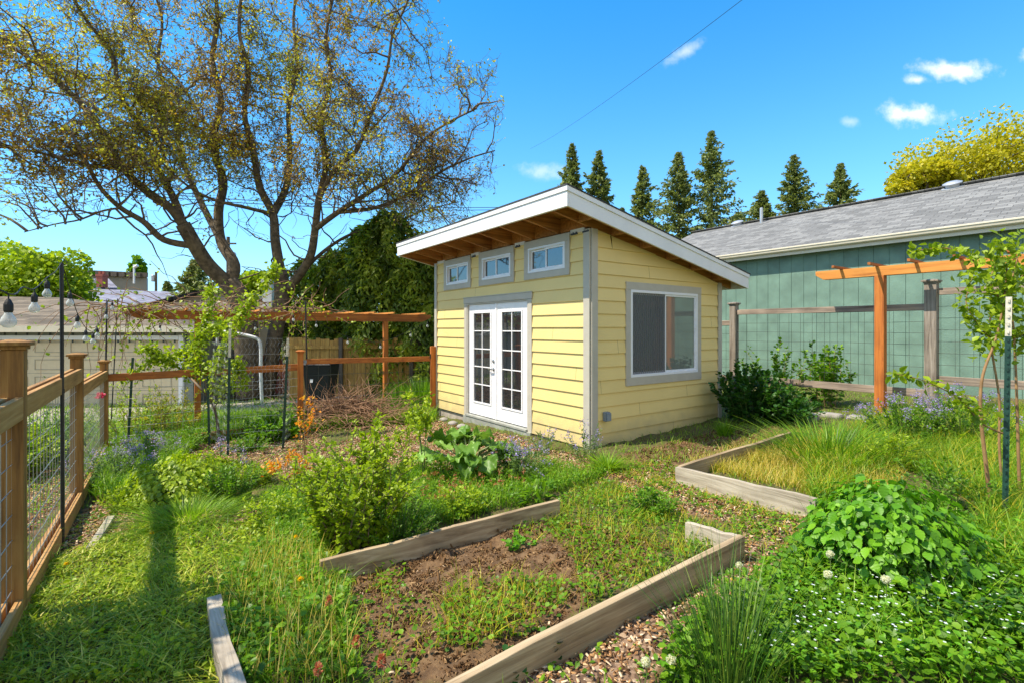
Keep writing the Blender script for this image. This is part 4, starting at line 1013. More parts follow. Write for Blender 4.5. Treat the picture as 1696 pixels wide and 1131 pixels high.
m = MB(); p = at(446, 488, 17.5); m.box(p, (.16, 0, 0), (0, .16, 0), (0, 0, .42)); m.box(p+Z3*.45, (.2, 0, 0), (0, .2, 0), (0, 0, .05)); m.build('chimney', Mt['vinyl'], h2)
h3 = thing('house', 'far house with slate grey roof and a small brick chimney', 'house', at(200, 545, 36))
m = MB(); m.hexa([at(60, 545, 34), at(300, 545, 34), at(300, 545, 44), at(60, 545, 44), at(60, 505, 34), at(300, 510, 34), at(300, 484, 44), at(60, 476, 44)]); m.build('roof', Mt['shingle_purple'], h3)
m = MB(); m.poly([at(140, 482, 44.5), at(152, 462, 44.5), at(190, 482, 44.5)]); m.hexa([at(168, 500, 45), at(194, 500, 45), at(194, 480, 47), at(168, 480, 47), at(150, 478, 44.6), at(196, 478, 44.6), at(180, 462, 47), at(152, 462, 47)]); m.build('dormer_roof', Mt['shingle_purple'], h3)
m = MB(); c = at(169, 467, 44.3); m.box(c, (.28, 0, 0), (0, .3, 0), (0, 0, .5)); m.box(c+Z3*.55, (.33, 0, 0), (0, .34, 0), (0, 0, .08)); m.box(c-Z3*0+np.array([-.15, 0, .78]), (.1, 0, 0), (0, .1, 0), (0, 0, .12)); m.box(c+np.array([.17, 0, .78]), (.1, 0, 0), (0, .1, 0), (0, 0, .12)); m.build('chimney', Mt['brick'], h3)
h4 = thing('building', 'big plain beige flat roofed building far behind the houses', 'building', at(200, 545, 75))
m = MB(); m.hexa([at(120, 545, 70), at(243, 545, 70), at(245, 545, 84), at(120, 545, 84), at(120, 450, 70), at(243, 456, 70), at(245, 463, 84), at(120, 460, 84)]); m.build('wall', plain('dull_stucco', (.26, .24, .2), .9, noise=.15, nscale=.3), h4)
m = MB(); m.bar(at(120, 450.5, 69.8), at(244, 456, 69.8), .3, .6); 
for i in range(9): p = at(125+13*i, 452+.6*i, 69.6); m.box(p, (.4, 0, 0), (0, .2, 0), (0, 0, .28))
m.build('parapet', Mt['darkfence'], h4)
m = MB(); p = at(222, 458, 69); m.tube([p-Z3*1, p+Z3*1.6], .12, 6); m.tube([p+Z3*1.2, p+np.array([.5, 0, 1.5])], .2, 6); m.build('roof_flue', Mt['white'], h4)
up = thing('utility_pole', 'distant wooden utility pole with a grey transformer', 'utility pole', at(258, 545, 60))
m = MB(); m.tube([at(258, 560, 60), at(258.5, 451, 60)], [.17, .13], 8); m.build('pole', Mt['bark'], up)
m = MB(); p = at(253.5, 462, 60); m.lathe(p-Z3*.35, [(.2, 0), (.22, .1), (.22, .7), (.15, .8)], 10); m.build('transformer', Mt['vent'], up)
up2 = thing('utility_pole', 'utility pole half hidden behind the big tree limbs', 'utility pole', at(378, 545, 34))
m = MB(); m.tube([at(378, 560, 34), at(378, 393, 34)], [.16, .11], 8); m.build('pole', Mt['bark'], up2)
m = MB(); m.bar(at(366, 404, 33.8), at(391, 404, 33.8), .09, .1); m.build('crossarm', Mt['bark'], up2)
m = MB(); m.lathe(at(386, 428, 33.7)-Z3*.4, [(.18, 0), (.2, .1), (.2, .7), (.12, .8)], 10); m.build('transformer', Mt['vent'], up2)

# board fence behind, bin, pipe
bf = thing('board_fence', 'yellow brown upright board fence behind the gate', 'fence', (-5, 15.2, -.4))
fa, fb2 = at(478, 640, 15.2), at(686, 640, 15.2)
m = MB(); x = fa[0]; i = 0
while x < fb2[0]:
    z1 = H-.31+.02*rng.normal()+(.05 if x < fa[0]+.5 else 0); m.box((x+.068, 15.2+.006*(i % 2), (z1-.7)/2), (.066, 0, 0), (0, .011, 0), (0, 0, (z1+.7)/2), rng.random()); x += .139; i += 1
m.build('board_panel', Mt['yfence'], bf)['kind'] = 'stuff'
for px in (565, 682): m = MB(); m.box((xw(px, 15.12), 15.1, .4), (.055, 0, 0), (0, .05, 0), (0, 0, .98)); m.build('post', Mt['darkfence'], bf)
m = MB(); m.box(((fa[0]+fb2[0])/2, 15.15, H-.55), ((fb2[0]-fa[0])/2, 0, 0), (0, .02, 0), (0, 0, .05)); m.build('rail', Mt['yfence'], bf)
df = thing('board_fence', 'dark old board fence close behind the shed end', 'fence', (-2.6, 15.6, -.4))
m = MB(); x = xw(686, 15.6); 
while x < xw(760, 15.6): m.box((x+.07, 15.6, .4), (.066, 0, 0), (0, .011, 0), (0, 0, .95+.02*rng.normal()), rng.random()); x += .146
m.build('board_panel', Mt['darkfence'], df)
for px in (693, 716): m = MB(); m.box((xw(px, 15.5), 15.5, .4), (.05, 0, 0), (0, .045, 0), (0, 0, .93)); m.build('post', Mt['darkfence'], df)
for zz in (1.2, .4): m = MB(); m.box((xw(722, 15.55), 15.54, zz), (.75, 0, 0), (0, .02, 0), (0, 0, .045)); m.build('rail', Mt['darkfence'], df)
bn = thing('wheeled_bin', 'dark plastic wheeled bin standing behind the gate', 'bin', at(532, 640, 13.2)*np.array([1, 1, 0]))
m = MB(); c = np.array([xw(532, 13.2), 13.2, 0]); zb0, zt0 = -.35, .72
def ring(w_, d_, z): return [c+np.array([sx*w_, sy*d_, z]) for sx, sy in ((-1, -1), (1, -1), (1, 1), (-1, 1))]
m.hexa(ring(.26, .27, zb0)+ring(.36, .36, zt0)); m.build('bin_body', Mt['bin'], bn, bevel=.02)
m = MB(); m.hexa(ring(.39, .4, zt0+.002)+ring(.34, .34, zt0+.08)); m.build('lid', Mt['bin'], bn, bevel=.015)
m = MB(); m.box(c+np.array([-.12, -.33, .35]), (.035, 0, 0), (0, .004, 0), (0, .02, .07)); m.build('white_sticker', Mt['white'], bn)
for s_ in (-1, 1): m = MB(); m.lathe(c+np.array([s_*.3, .2, zb0+.05]), [(.1, -.03), (.1, .03)], 14, axis=np.array([1., 0, 0])); m.build('wheel', Mt['rubber'], bn)
m = MB(); m.tube(smoothpath([at(357, 547, 11.2), at(390, 552, 11.2), at(418, 558, 11.2), at(429, 564, 11.2), at(432, 580, 11.2), at(432, 620, 11.2), at(434, 668, 11.2)], 4), .036, 10)
m.tube(smoothpath([at(360, 547, 11.2), at(360, 572, 11.2)], 3), .03, 8)
tag(m.build('bent_pipe', Mt['pvc'], smooth=True), 'bent white pipe hoop standing behind the chicken wire', 'pipe')

# ================================================================== TREES
def treethick(mb, path, r0, r1, n=7): 
    p = smoothpath(path, 5); k = len(p); mb.tube(p, [r0+(r1-r0)*(i/(k-1))**.8 for i in range(k)], n)
    return p
bt = thing('large_tree', 'huge crooked limbed tree with sparse bronze green leaves filling the upper left', 'tree', at(410, 640, 15)*np.array([1, 1, 0])-Z3*.4)
Yt = 15.0
def L(*pts): return [at(px, py, Yt+dy) for px, py, dy in pts]
limbs = [
 (L((412, 660, 0), (408, 560, 0), (402, 505, 0), (378, 472, 0)), .42, .34),
 (L((440, 660, .6), (455, 560, .6), (466, 500, .6), (464, 450, .6)), .3, .22),
 (L((378, 472, 0), (345, 440, -.4), (322, 405, -.8), (303, 372, -1.0)), .27, .2),
 (L((378, 472, 0), (408, 470, 0), (372, 425, .3), (356, 380, .5), (362, 330, .6), (352, 270, .3), (368, 200, 0), (350, 120, 0), (362, 40, .2), (350, -60, .3))[0:1]+L((388, 440, .2), (366, 400, .4), (362, 350, .6), (370, 300, .6), (352, 240, .3), (366, 170, 0), (352, 100, 0), (360, 30, .2), (350, -70, .3)), .24, .05),
 (L((322, 408, -.8), (272, 398, -1.3), (238, 368, -1.8), (200, 345, -2.2), (165, 310, -2.6), (140, 262, -3.0), (112, 210, -3.2)), .13, .03),
 (L((303, 372, -1.0), (282, 345, -1.2), (240, 315, -1.6), (205, 280, -2.0), (178, 235, -2.2), (140, 180, -2.6), (90, 130, -3.0), (30, 85, -3.2), (-40, 50, -3.4)), .17, .03),
 (L((303, 372, -1.0), (288, 330, -1), (262, 280, -.9), (240, 220, -1.2), (200, 160, -1.5), (185, 90, -1.6), (140, 30, -1.8), (100, -40, -2)), .14, .03),
 (L((366, 400, .4), (330, 330, 1), (300, 260, 1.4), (290, 190, 1.6), (262, 110, 1.8), (268, 30, 2), (240, -50, 2)), .14, .035),
 (L((464, 450, .6), (456, 400, .6), (452, 355, .6), (430, 310, .4), (420, 250, .3), (405, 190, .2), (412, 120, 0), (396, 50, 0), (405, -50, 0)), .21, .04),
 (L((452, 355, .6), (474, 310, .9), (480, 250, 1.2), (478, 180, 1.4), (492, 110, 1.5), (486, 30, 1.6), (500, -60, 1.6)), .15, .035),
 (L((478, 480, .6), (512, 430, .2), (522, 380, 0), (528, 330, -.2), (540, 270, -.4), (532, 200, -.6), (548, 130, -.6), (540, 60, -.6), (560, -40, -.6)), .17, .035),
 (L((528, 330, -.2), (556, 280, -.5), (590, 250, -.8), (610, 200, -1), (640, 120, -1.2), (650, 60, -1.3), (672, 10, -1.3), (690, -40, -1.3)), .1, .02),
 (L((522, 380, 0), (560, 352, -.4), (610, 320, -.8), (655, 290, -1.1), (700, 235, -1.4), (740, 205, -1.6), (790, 180, -1.8)), .11, .02),
 (L((560, 352, -.4), (620, 345, -.6), (680, 320, -1), (730, 285, -1.2), (780, 262, -1.5), (820, 250, -1.6)), .08, .015),
 (L((500, 450, .4), (545, 410, .8), (590, 385, 1.2), (640, 375, 1.5), (700, 350, 1.8), (760, 335, 2.0)), .09, .015),
 (L((205, 280, -2), (150, 275, -2.6), (100, 262, -3), (50, 250, -3.2), (0, 240, -3.4)), .07, .02),
 (L((200, 345, -2.2), (170, 350, -2.6), (130, 365, -2.8), (90, 372, -3), (40, 385, -3)), .04, .012),
 (L((240, 220, -1.2), (180, 190, -.6), (120, 160, -.2), (60, 150, .2), (0, 130, .4)), .07, .02),
 (L((420, 250, .3), (350, 215, .8), (300, 140, 1.2), (250, 80, 1.4), (210, 0, 1.6)), .07, .02),
 (L((452, 355, .6), (410, 345, -.2), (350, 330, -.8), (300, 300, -1.2), (250, 250, -1.4)), .08, .02),
]
tb = MB(); nodes = []
for path, r0, r1 in limbs:
    r0 *= .84
    p = treethick(tb, path, r0, r1, 8 if r0 > .12 else 6); k = len(p)
    if r0 < .3 or True:
        for i in range(k-1):
            if p[i][2] > 3.0:
                nodes.append((p[i], norm(p[min(i+1, k-1)]-p[max(i-1, 0)]), i/k, r0+(r1-r0)*i/k))
tb.build('trunk', Mt['bark'], bt, smooth=True)
np_ = np.array([n_[0] for n_ in nodes]); ndir = np.array([n_[1] for n_ in nodes]); nf = np.array([n_[2] for n_ in nodes])
def spawn(pos, dr, n, spread, up=.1):
    i = rng.integers(0, len(pos), n); j = rng.random(n)[:, None]
    d = norm(dr[i]*(1-spread)+rdir(n)*spread*1.5+np.array([0, 0, up])); return pos[i]+rng.normal(size=(n, 3))*.02, d, i
s0, d0_, i0 = spawn(np_, ndir, 560, .6)
br1 = wiggle(s0, d0_, rng.uniform(.9, 2.6, 560)*(1.1-.4*nf[i0]), 9, .3, .02)
# keep the crown off the shed and inside its outline
def keep(Pt):
    px, py = proj(Pt); lowz = np.clip((py-250-.12*np.abs(px-330))/90, 0, 1)*(px < 640)*.85
    return (rng.random(len(px)) > lowz) & ~((px > 835) | ((px > 660) & (py > 400)) | ((px > 560) & (py > 420)) | ((py > 470)) | ((px < 250) & (py > 410)))
v1 = strands(br1, .03, .008, 4)
ok = keep(br1[:, -1]); br1 = br1[ok]; v1 = strands(br1, rng.uniform(.016, .034, len(br1)), .007, 4)
p1 = br1[:, 2:].reshape(-1, 3); d1_ = norm(np.gradient(br1, axis=1))[:, 2:].reshape(-1, 3)
s2, d2, _ = spawn(p1, d1_, 3600, .65); br2 = wiggle(s2, d2, rng.uniform(.4, 1.2, len(s2)), 7, .42, .0); br2 = br2[keep(br2[:, -1])]
v2 = strands(br2, .010, .004, 3)
p2 = br2[:, 1:].reshape(-1, 3); d2_ = norm(np.gradient(br2, axis=1))[:, 1:].reshape(-1, 3)
s3, d3, _ = spawn(p2, d2_, 23000, .7); br3 = wiggle(s3, d3, rng.uniform(.18, .5, len(s3)), 4, .5, -.02); br3 = br3[keep(br3[:, -1])]
v3 = strands(br3, .0048, .0025, 3)
vv, ff, o = [], [], 0
for a, b in (v1, v2, v3): vv.append(a); ff.append(b+o); o += len(a)
heavy('branches', np.concatenate(vv), np.concatenate(ff), Mt['twig'], bt)['kind'] = 'stuff'
lp = br3[:, 1:].reshape(-1, 3); lp = np.concatenate([lp, lp[rng.random(len(lp)) < .5]])
# density: fuller towards the left and middle, thinner at the right
px, py = proj(lp); pr = np.clip(1.05-(px-400)/520, .28, 1.0); clump = .5+.5*np.sin(lp[:, 0]*2.1+lp[:, 2]*1.7)*np.sin(lp[:, 2]*2.6-lp[:, 0]*.9+1)
lp = lp[rng.random(len(lp)) < pr*(.5+.6*clump)]
rn = np.clip(rng.normal(.38, .25, len(lp))+.22*np.sin(lp[:, 0]*1.3+lp[:, 2]*1.1), 0, 1)
vL = leaves(LQ, lp+rng.normal(size=lp.shape)*.012, rdir(len(lp), -.2), rdir(len(lp), .5), rng.uniform(.05, .1, len(lp)), rn)
heavy('foliage', *vL[:2], Lf['willow'], bt, vL[2])['kind'] = 'stuff'

def conifer(px, topy, Y, wpx, label, group='firs beyond the garage', basey=470, dens=1.0, m='conifer'):
    top = at(px, topy, Y); zb = 0; b = np.array([top[0], Y, zb]); Hh = top[2]; Wd = wpx/F*Y/2*2.4
    t = thing('fir_tree', label, 'tree', b, group); mb = MB(); mb.tube([b, top], [Hh*.018, .03], 6); mb.build('trunk', Mt['bark'], t)
    zlow = at(px, basey, Y)[2]; nb_ = int(190*dens); per = 64
    f = np.sort((np.arange(nb_)+rng.random(nb_))/nb_)**.9; z = zlow+(Hh-zlow)*f; a = np.arange(nb_)*2.4+rng.normal(size=nb_)*.5
    rad = Wd*((1-f)**.95)*rng.uniform(.45, 1.1, nb_)*(.85+.25*np.sin(a+px)); rad += .06
    rise = .25*f-.28*(1-f)+rng.normal(size=nb_)*.08
    tt = rng.random((nb_, per))**.7; R_ = rad[:, None]*tt
    pts = np.stack([b[0]+np.cos(a)[:, None]*R_, Y+np.sin(a)[:, None]*R_, z[:, None]+R_*rise[:, None]+.18*R_*tt], 2)
    sd = np.minimum(.16+.12*R_, .5)*(1.1-.8*tt); pts[:, :, 0] += rng.normal(size=R_.shape)*sd*.8*np.abs(np.sin(a))[:, None]+rng.normal(size=R_.shape)*.05; pts[:, :, 1] += rng.normal(size=R_.shape)*sd*.8*np.abs(np.cos(a))[:, None]
    pts[:, :, 2] -= np.abs(rng.normal(size=R_.shape))*sd*.9
    pts = pts.reshape(-1, 3); od = np.repeat(np.stack([np.cos(a), np.sin(a), rise], 1), per, 0); ax = norm(od*.7+rng.normal(size=od.shape)*.45-Z3*.35)
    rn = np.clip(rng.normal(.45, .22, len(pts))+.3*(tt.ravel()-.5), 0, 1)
    v = leaves(LQ, pts, ax, rdir(len(pts), .6), Y*.0078*rng.uniform(.45, 1.25, len(pts))*(.45+.55*np.clip((1-np.repeat(f, per))*4, 0, 1)), rn, .7); heavy('crown', *v[:2], Lf[m], t, v[2])['kind'] = 'stuff'
    mb2 = MB()
    for k in range(0, nb_, 2): mb2.tube([b*np.array([1, 1, 0])+Z3*z[k], np.array([b[0]+math.cos(a[k])*rad[k]*.8, Y+math.sin(a[k])*rad[k]*.8, z[k]+rad[k]*.8*rise[k]])], [.05, .02], 3)
    mb2.build('branch', Mt['bark'], t)['kind'] = 'stuff'
    return t
for a in ((948, 238, 46, 62, 'left one of a close pair of firs above the shed roof'), (992, 249, 47, 66, 'right one of a close pair of firs above the shed roof'),
          (1064, 275, 44, 60, 'short narrow fir between the pair and the taller firs'), (1124, 252, 42, 76, 'broad fir just left of the tallest one'),
          (1178, 217, 42, 88, 'tallest pointed fir near the middle of the row'), (1262, 316, 44, 70, 'low dark bushy evergreen beyond the garage roof'),
          (1314, 257, 43, 84, 'wide loose fir right of the low evergreen'), (1392, 271, 44, 70, 'rightmost thin topped fir in the row'), (1222, 352, 50, 60, 'low evergreen filling the gap right of the tallest fir'), (1030, 345, 50, 60, 'low evergreen behind the shed roof edge')):
    conifer(*a[:4], a[4], dens=1.0 if a[3] > 60 else .8)
def crownpts(c, rad, n, lobes=9, hollow=.55, flat=1.0):
    cs = c+rdir(lobes)*np.array(rad)*rng.uniform(.35, .75, (lobes, 1)); rr = rng.uniform(.3, .55, lobes)
    i = rng.integers(0, lobes, n); p = cs[i]+rdir(n)*np.array(rad)*(rr[i]*rng.uniform(hollow, 1, n)**.6)[:, None]
    return p
def broadtree(name, px, topy, boty, Y, wpx, label, m, n=9000, ls=.16, trunkr=.15, lobes=14, group=None, depth=1.0, density=1.0):
    c = at(px, (topy+boty)/2, Y); rz = (boty-topy)/F*Y/2; rx = wpx/F*Y/2; g = np.array([c[0], Y, GH(c[0], Y)])
    t = thing(name, label, 'tree', g, group); mb = MB(); fork = np.array([c[0]+.1, Y, c[2]-rz*.75])
    mb.tube(smoothpath([g-Z3*.2, (g+fork)/2+np.array([.06, 0, 0]), fork], 4), trunkr, 8); 
    pts = crownpts(c, (rx, rx*depth, rz), n, lobes)
    for k in range(16):
        e = pts[rng.integers(0, n)]; mb.tube(smoothpath([fork, (fork+e)/2+rng.normal(size=3)*rx*.12, e], 4), [trunkr*.55*(1-i/9)+.012 for i in range(9)], 5)
    mb.build('trunk', Mt['bark'], t, smooth=True)
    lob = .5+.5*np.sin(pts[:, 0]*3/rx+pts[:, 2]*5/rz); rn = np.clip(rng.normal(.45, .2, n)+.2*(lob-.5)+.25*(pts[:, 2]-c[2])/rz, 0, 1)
    v = leaves(LQ, pts, rdir(n, -.1), rdir(n, .9), ls*rng.uniform(.6, 1.2, n), rn, 1.2); heavy('crown', *v[:2], Lf[m], t, v[2])['kind'] = 'stuff'
    return t
broadtree('maple_tree', 45, 386, 545, 21, 225, 'dense lime green tree beyond the brown garage roof at far left', 'lime', 15000, .2, lobes=26)
broadtree('yellow_tree', 1525, 258, 345, 30, 120, 'bright solid yellow tree in front of the looser yellow green one', 'yellow', 9000, .24)
broadtree('deciduous_tree', 1610, 205, 340, 36, 270, 'tall loose yellow green tree above the garage roof at far right', 'yellow', 13000, .24, lobes=26)
broadtree('deciduous_tree', 428, 442, 505, 26, 80, 'small bright green tree seen between the big trunks', 'lime', 5000, .25)
broadtree('poplar_tree', 226, 424, 470, 95, 22, 'slender upright poplar far behind the beige building', 'green', 1500, .9)
conifer(277, 466, 70, 22, 'tiny distant dark conifer beside the utility pole', None, 545, .4)
conifer(322, 430, 40, 74, 'dark blue green conifer behind the leaning tree trunk', None, 545, .8)
# tall cedar screen left of the shed
def cedar(px, topy, Y, wpx, boty, label, n=14000):
    top = at(px, topy, Y); b = np.array([top[0], Y, GH(top[0], Y)]); t = thing('cedar_tree', label, 'tree', b, 'dark cedars behind the board fence')
    mb = MB(); mb.tube([b, (b+top)/2, top-Z3*.3], [.16, .1, .03], 7); mb.build('trunk', Mt['bark'], t)
    f = rng.random(n)**.85; z = b[2]+.3+(top[2]-b[2]-.3)*f; a = rng.uniform(0, 2*np.pi, n); W = wpx/F*Y/2
    rad = W*np.sqrt(np.clip(1-f**3, .02, 1))*(.8+.2*np.sin(a*4+f*7)+.15*np.sin(a*9-f*20))*rng.uniform(.55, 1.05, n)**.5
    p = np.stack([b[0]+np.cos(a)*rad, Y+np.sin(a)*rad*.8, z-.25*rad], 1)
    ax = norm(np.stack([np.cos(a)*.6, np.sin(a)*.6, -.7+0*a], 1)+rng.normal(size=(n, 3))*.6)
    rn = np.clip(.35+.3*np.sin(a*5+f*17)+rng.normal(0, .18, n), 0, 1)
    v = leaves(LP, p, ax, norm(np.stack([np.cos(a), np.sin(a), .4+0*a], 1)+rng.normal(size=(n, 3))*.4), .2*rng.uniform(.5, 1.3, n), rn, .6); heavy('crown', *v[:2], Lf['cedar'], t, v[2])['kind'] = 'stuff'
cedar(645, 350, 16.3, 190, 560, 'tallest dark drooping cedar in the middle of the screen')
cedar(712, 385, 16.0, 170, 560, 'dark cedar half hidden by the shed wall')
cedar(555, 415, 17.0, 120, 560, 'yellowish cedar right behind the big tree stems', 9000)
cedar(610, 372, 17.2, 150, 560, 'broad cedar filling the screen between the tree stems and the tallest cedar')
cedar(505, 430, 17.5, 100, 560, 'small cedar left of the others beside the trunk', 6000)

# ================================================================== GARDEN PLANTS
def plantthing(nm, label, cat, b, group=None): return thing(nm, label, cat, (b[0], b[1], GH(b[0], b[1])), group)
def bushy(nm, label, cat, b, rad, ht, nst, nleaf, ls, lm, T=LP, stemm='stem', amp=.12, spread=.75, sr=.005, fl=None, group=None, tall=0, asp=1.0, up=.5, lowleaf=.15, shape=1.0, lean=(0, 0)):
    """stems fanning from a base with leaves along them"""
    t = plantthing(nm, label, cat, b, group); b = np.array(b, float); b[2] = GH(b[0], b[1])
    a = rng.uniform(0, 2*np.pi, nst); rr = rng.random(nst)**.5*rad; st = b+np.stack([np.cos(a)*rr*.35, np.sin(a)*rr*.35, 0*a-.02], 1)
    hh = ht*np.sqrt(np.clip(1-(rr/rad)**2*.75*shape, .12, 1))*rng.uniform(.8, 1.1, nst)
    end = b+np.stack([np.cos(a)*rr+lean[0]*hh, np.sin(a)*rr+lean[1]*hh, hh], 1); k = 8; tt = np.linspace(0, 1, k)[None, :, None]
    P_ = st[:, None]*(1-tt)+end[:, None]*tt; P_[:, :, :2] += ((tt**2-tt)*.5*(end-st)[:, None])[:, :, :2]; P_ += rng.normal(size=P_.shape)*amp*.1*ht*tt
    v = strands(P_, sr, sr*.4, 4); heavy('stem', *v, Mt[stemm], t)['kind'] = 'stuff'
    i = rng.integers(0, nst, nleaf); u = lowleaf+(1-lowleaf)*rng.random(nleaf)**.7; j = np.minimum((u*(k-1)).astype(int), k-2); f = (u*(k-1)-j)[:, None]
    pos = P_[i, j]*(1-f)+P_[i, j+1]*f; out = rdir(nleaf); out[:, 2] = out[:, 2]*.4+.25; ctr = norm(pos-(b+Z3*ht*.3)); ax = norm(out+ctr*.6)
    pos = pos+ax*ls*.2; nor = norm(rdir(nleaf)*.5+np.array([0, 0, up+.4])); sz = ls*rng.uniform(.55, 1.15, nleaf)*(1.15-.5*u)
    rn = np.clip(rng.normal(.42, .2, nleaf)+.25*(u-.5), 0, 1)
    v = leaves(T, pos, ax, nor, sz, rn, asp); heavy('foliage', *v[:2], Lf[lm], t, v[2])['kind'] = 'stuff'
    if fl:
        fm, nf, fs, ftop = fl; i = rng.integers(0, nst, nf); nb = 9; c = P_[i, -1]+rng.normal(size=(nf, 3))*np.array([.03, .03, .035])
        c = np.repeat(c, nb, 0)+rng.normal(size=(nf*nb, 3))*fs*1.0; v = leaves(LQ, c, rdir(len(c)), rdir(len(c)), fs*rng.uniform(.6, 1.2, len(c)), None, 1.6)
        heavy('flower', *v[:2], Lf[fm], t, v[2])['kind'] = 'stuff'
    return t
def clump(nm, label, cat, b, rad, ht, n, wd, lm, lean=.6, group=None, rbase=.35, seg=4):
    t = plantthing(nm, label, cat, b, group); a = rng.uniform(0, 2*np.pi, n); rr = rng.random(n)**.5
    base = np.stack([b[0]+np.cos(a)*rr*rad*rbase, b[1]+np.sin(a)*rr*rad*rbase, 0*a], 1); base[:, 2] = GH(base[:, 0], base[:, 1])-.01
    out = norm(np.stack([np.cos(a), np.sin(a), 0*a], 1)+rng.normal(size=(n, 3))*.25*np.array([1, 1, 0])); h = ht*rng.uniform(.55, 1.08, n)
    v = blades(base, h, wd, (lean*rr*rad/ht*1.3+.08)*rng.uniform(.6, 1.4, n), seg, out); heavy('blades', *v[:2], Lf[lm], t, v[2])['kind'] = 'stuff'; return t

# big-leaved balm mound, front right
def mound(nm, label, b, rad, ht, n, ls, lm, T=LS, asp=1.0):
    t = plantthing(nm, label, 'herb', b); b = np.array(b, float); b[2] = GH(b[0], b[1])
    a = rng.uniform(0, 2*np.pi, n); ph = np.arccos(rng.uniform(.02, 1, n)); sh = rng.choice([1, .92, .8, .62], n, p=[.5, .25, .15, .1])
    lump = 1+.06*np.sin(a*3+ph*4)+.05*np.sin(a*7-ph*5)
    d = np.stack([np.sin(ph)*np.cos(a)*rad*sh*lump, np.sin(ph)*np.sin(a)*rad*sh*lump, np.cos(ph)**.7*ht*sh*lump], 1)
    nrm_ = norm(np.stack([np.sin(ph)*np.cos(a)/rad, np.sin(ph)*np.sin(a)/rad, np.cos(ph)/ht], 1)); pos = b+d
    pos[:, 2] = np.maximum(pos[:, 2], b[2]+.02)
    az = rng.uniform(0, 2*np.pi, n); ax = norm(np.stack([np.cos(az)*.45+np.cos(a)*.6, np.sin(az)*.45+np.sin(a)*.6, -.55+0*az], 1)+rng.normal(size=(n, 3))*.25)
    nor = norm(nrm_*.95+np.array([0, 0, .45])+rng.normal(size=(n, 3))*.3); sz = ls*rng.uniform(.3, 1.2, n)
    v = leaves(T, pos+rng.normal(size=(n, 3))*.025, ax, nor, sz, np.clip(rng.normal(.5, .3, n), 0, 1), asp); heavy('foliage', *v[:2], Lf[lm], t, v[2])['kind'] = 'stuff'
    k = n//6; i = rng.integers(0, n, k); e = pos[i]; s_ = b+(e-b)*np.array([.3, .3, 0]); tt = np.linspace(0, 1, 5)[None, :, None]
    P_ = s_[:, None]*(1-tt)+e[:, None]*tt; v = strands(P_, .004, .002, 4); heavy('stem', *v, Mt['stem'], t)['kind'] = 'stuff'; return t
mound('balm_bush', 'round bush of large bright toothed leaves beside the right raised bed', G(1474, 950), .43, .53, 3000, .07, 'balm')
mound('mint_clump', 'low mound of small bright green leaves near the left fence', G(308, 822), .54, .42, 3000, .062, 'lime', T=LP, asp=1.2)
mound('mint_clump', 'darker leafy patch joined to the left side of the bright mint mound', G(268, 812), .36, .22, 900, .06, 'green', T=LR, asp=.9)
bushy('leafy_bush', 'shaggy grey green bush joined to the right side of the mint mound', 'bush', G(385, 830), .3, .42, 50, 1400, .05, 'green')
clump('grass_clump', 'tuft of fine arching grass in front of the mint mound', 'grass', G(312, 862), .42, .27, 1300, .006, 'grass', 1.1, rbase=.9)
# rose bush
bushy('rose_bush', 'tall bushy yellow green rose in the centre left of the garden', 'bush', G(588, 905), .56, .84, 60, 6200, .055, 'lime', stemm='twig', asp=1.2, sr=.006, amp=.6, shape=.7, lowleaf=.08)
bushy('rose_shoot', 'tall leafy shoot rising above the back of the rose bush', 'shrub', G(622, 880), .12, 1.12, 5, 520, .068, 'lime', stemm='twig', asp=1.2, amp=.2, lean=(.02, 0))
bushy('leafy_weed', 'soft dark green weeds at the foot of the rose bush on its right', 'weed', G(655, 900), .38, .38, 70, 2600, .035, 'green', T=LQ)
def sapling(label, b, topz, tops, nl, ls, lm, nm='sapling', stems=2, sr=.007, stm='stem', leafr=.16, cat='sapling', group=None):
    t = plantthing(nm, label, cat, b, group); b = np.array(b, float); b[2] = GH(b[0], b[1]); mb = MB(); pts = []
    for (dx, dy, hz) in tops:
        e = b+np.array([dx, dy, hz]); pth = smoothpath([b, b+(e-b)*np.array([.3, .3, .45])+rng.normal(size=3)*.02, b+(e-b)*.8+rng.normal(size=3)*.02, e], 4)
        mb.tube(pth, [sr*(1-.6*i/(len(pth)-1)) for i in range(len(pth))], 6)
        for k in range(6):
            s_ = pth[rng.integers(len(pth)//2, len(pth))]; q_ = s_+rdir(1)[0]*leafr*np.array([1, 1, .5]); mb.tube([s_, (s_+q_)/2+Z3*.02, q_], [.003, .0025, .002], 4); pts += [s_+(q_-s_)*u for u in (.3, .6, .8, 1, 1)]
        pts += pth[len(pth)//2:]
    mb.build('stem', Mt[stm], t); pts = np.array(pts); i = rng.integers(0, len(pts), nl); pos = pts[i]+rng.normal(size=(nl, 3))*.025
    v = leaves(LP, pos, norm(rdir(nl, .15)), rdir(nl, .9), ls*rng.uniform(.6, 1.15, nl), None, 1.0); heavy('foliage', *v[:2], Lf[lm], t, v[2])['kind'] = 'stuff'; return t
sapling('thin sapling with yellow green tips in front of the gate end', G(702, 800), .9, [(-.14, 0, .95), (.05, 0, .9), (-.03, .1, .8)], 420, .06, 'lime')
sapling('low sapling left of the thin yellow tipped one', G(668, 780), .6, [(-.1, 0, .5), (.1, .1, .62)], 160, .055, 'lime')
sapling('orange leaved sapling in front of the gate', G(505, 762), .8, [(.02, 0, .85), (-.08, .0, .62), (.1, .1, .7)], 150, .05, 'orange', stm='cane', leafr=.12)
sapling('low orange leaved sapling left of the rose bush', G(470, 815), .5, [(-.12, 0, .32), (.06, .05, .42), (.16, .1, .3)], 200, .045, 'orange', stm='cane', leafr=.12)
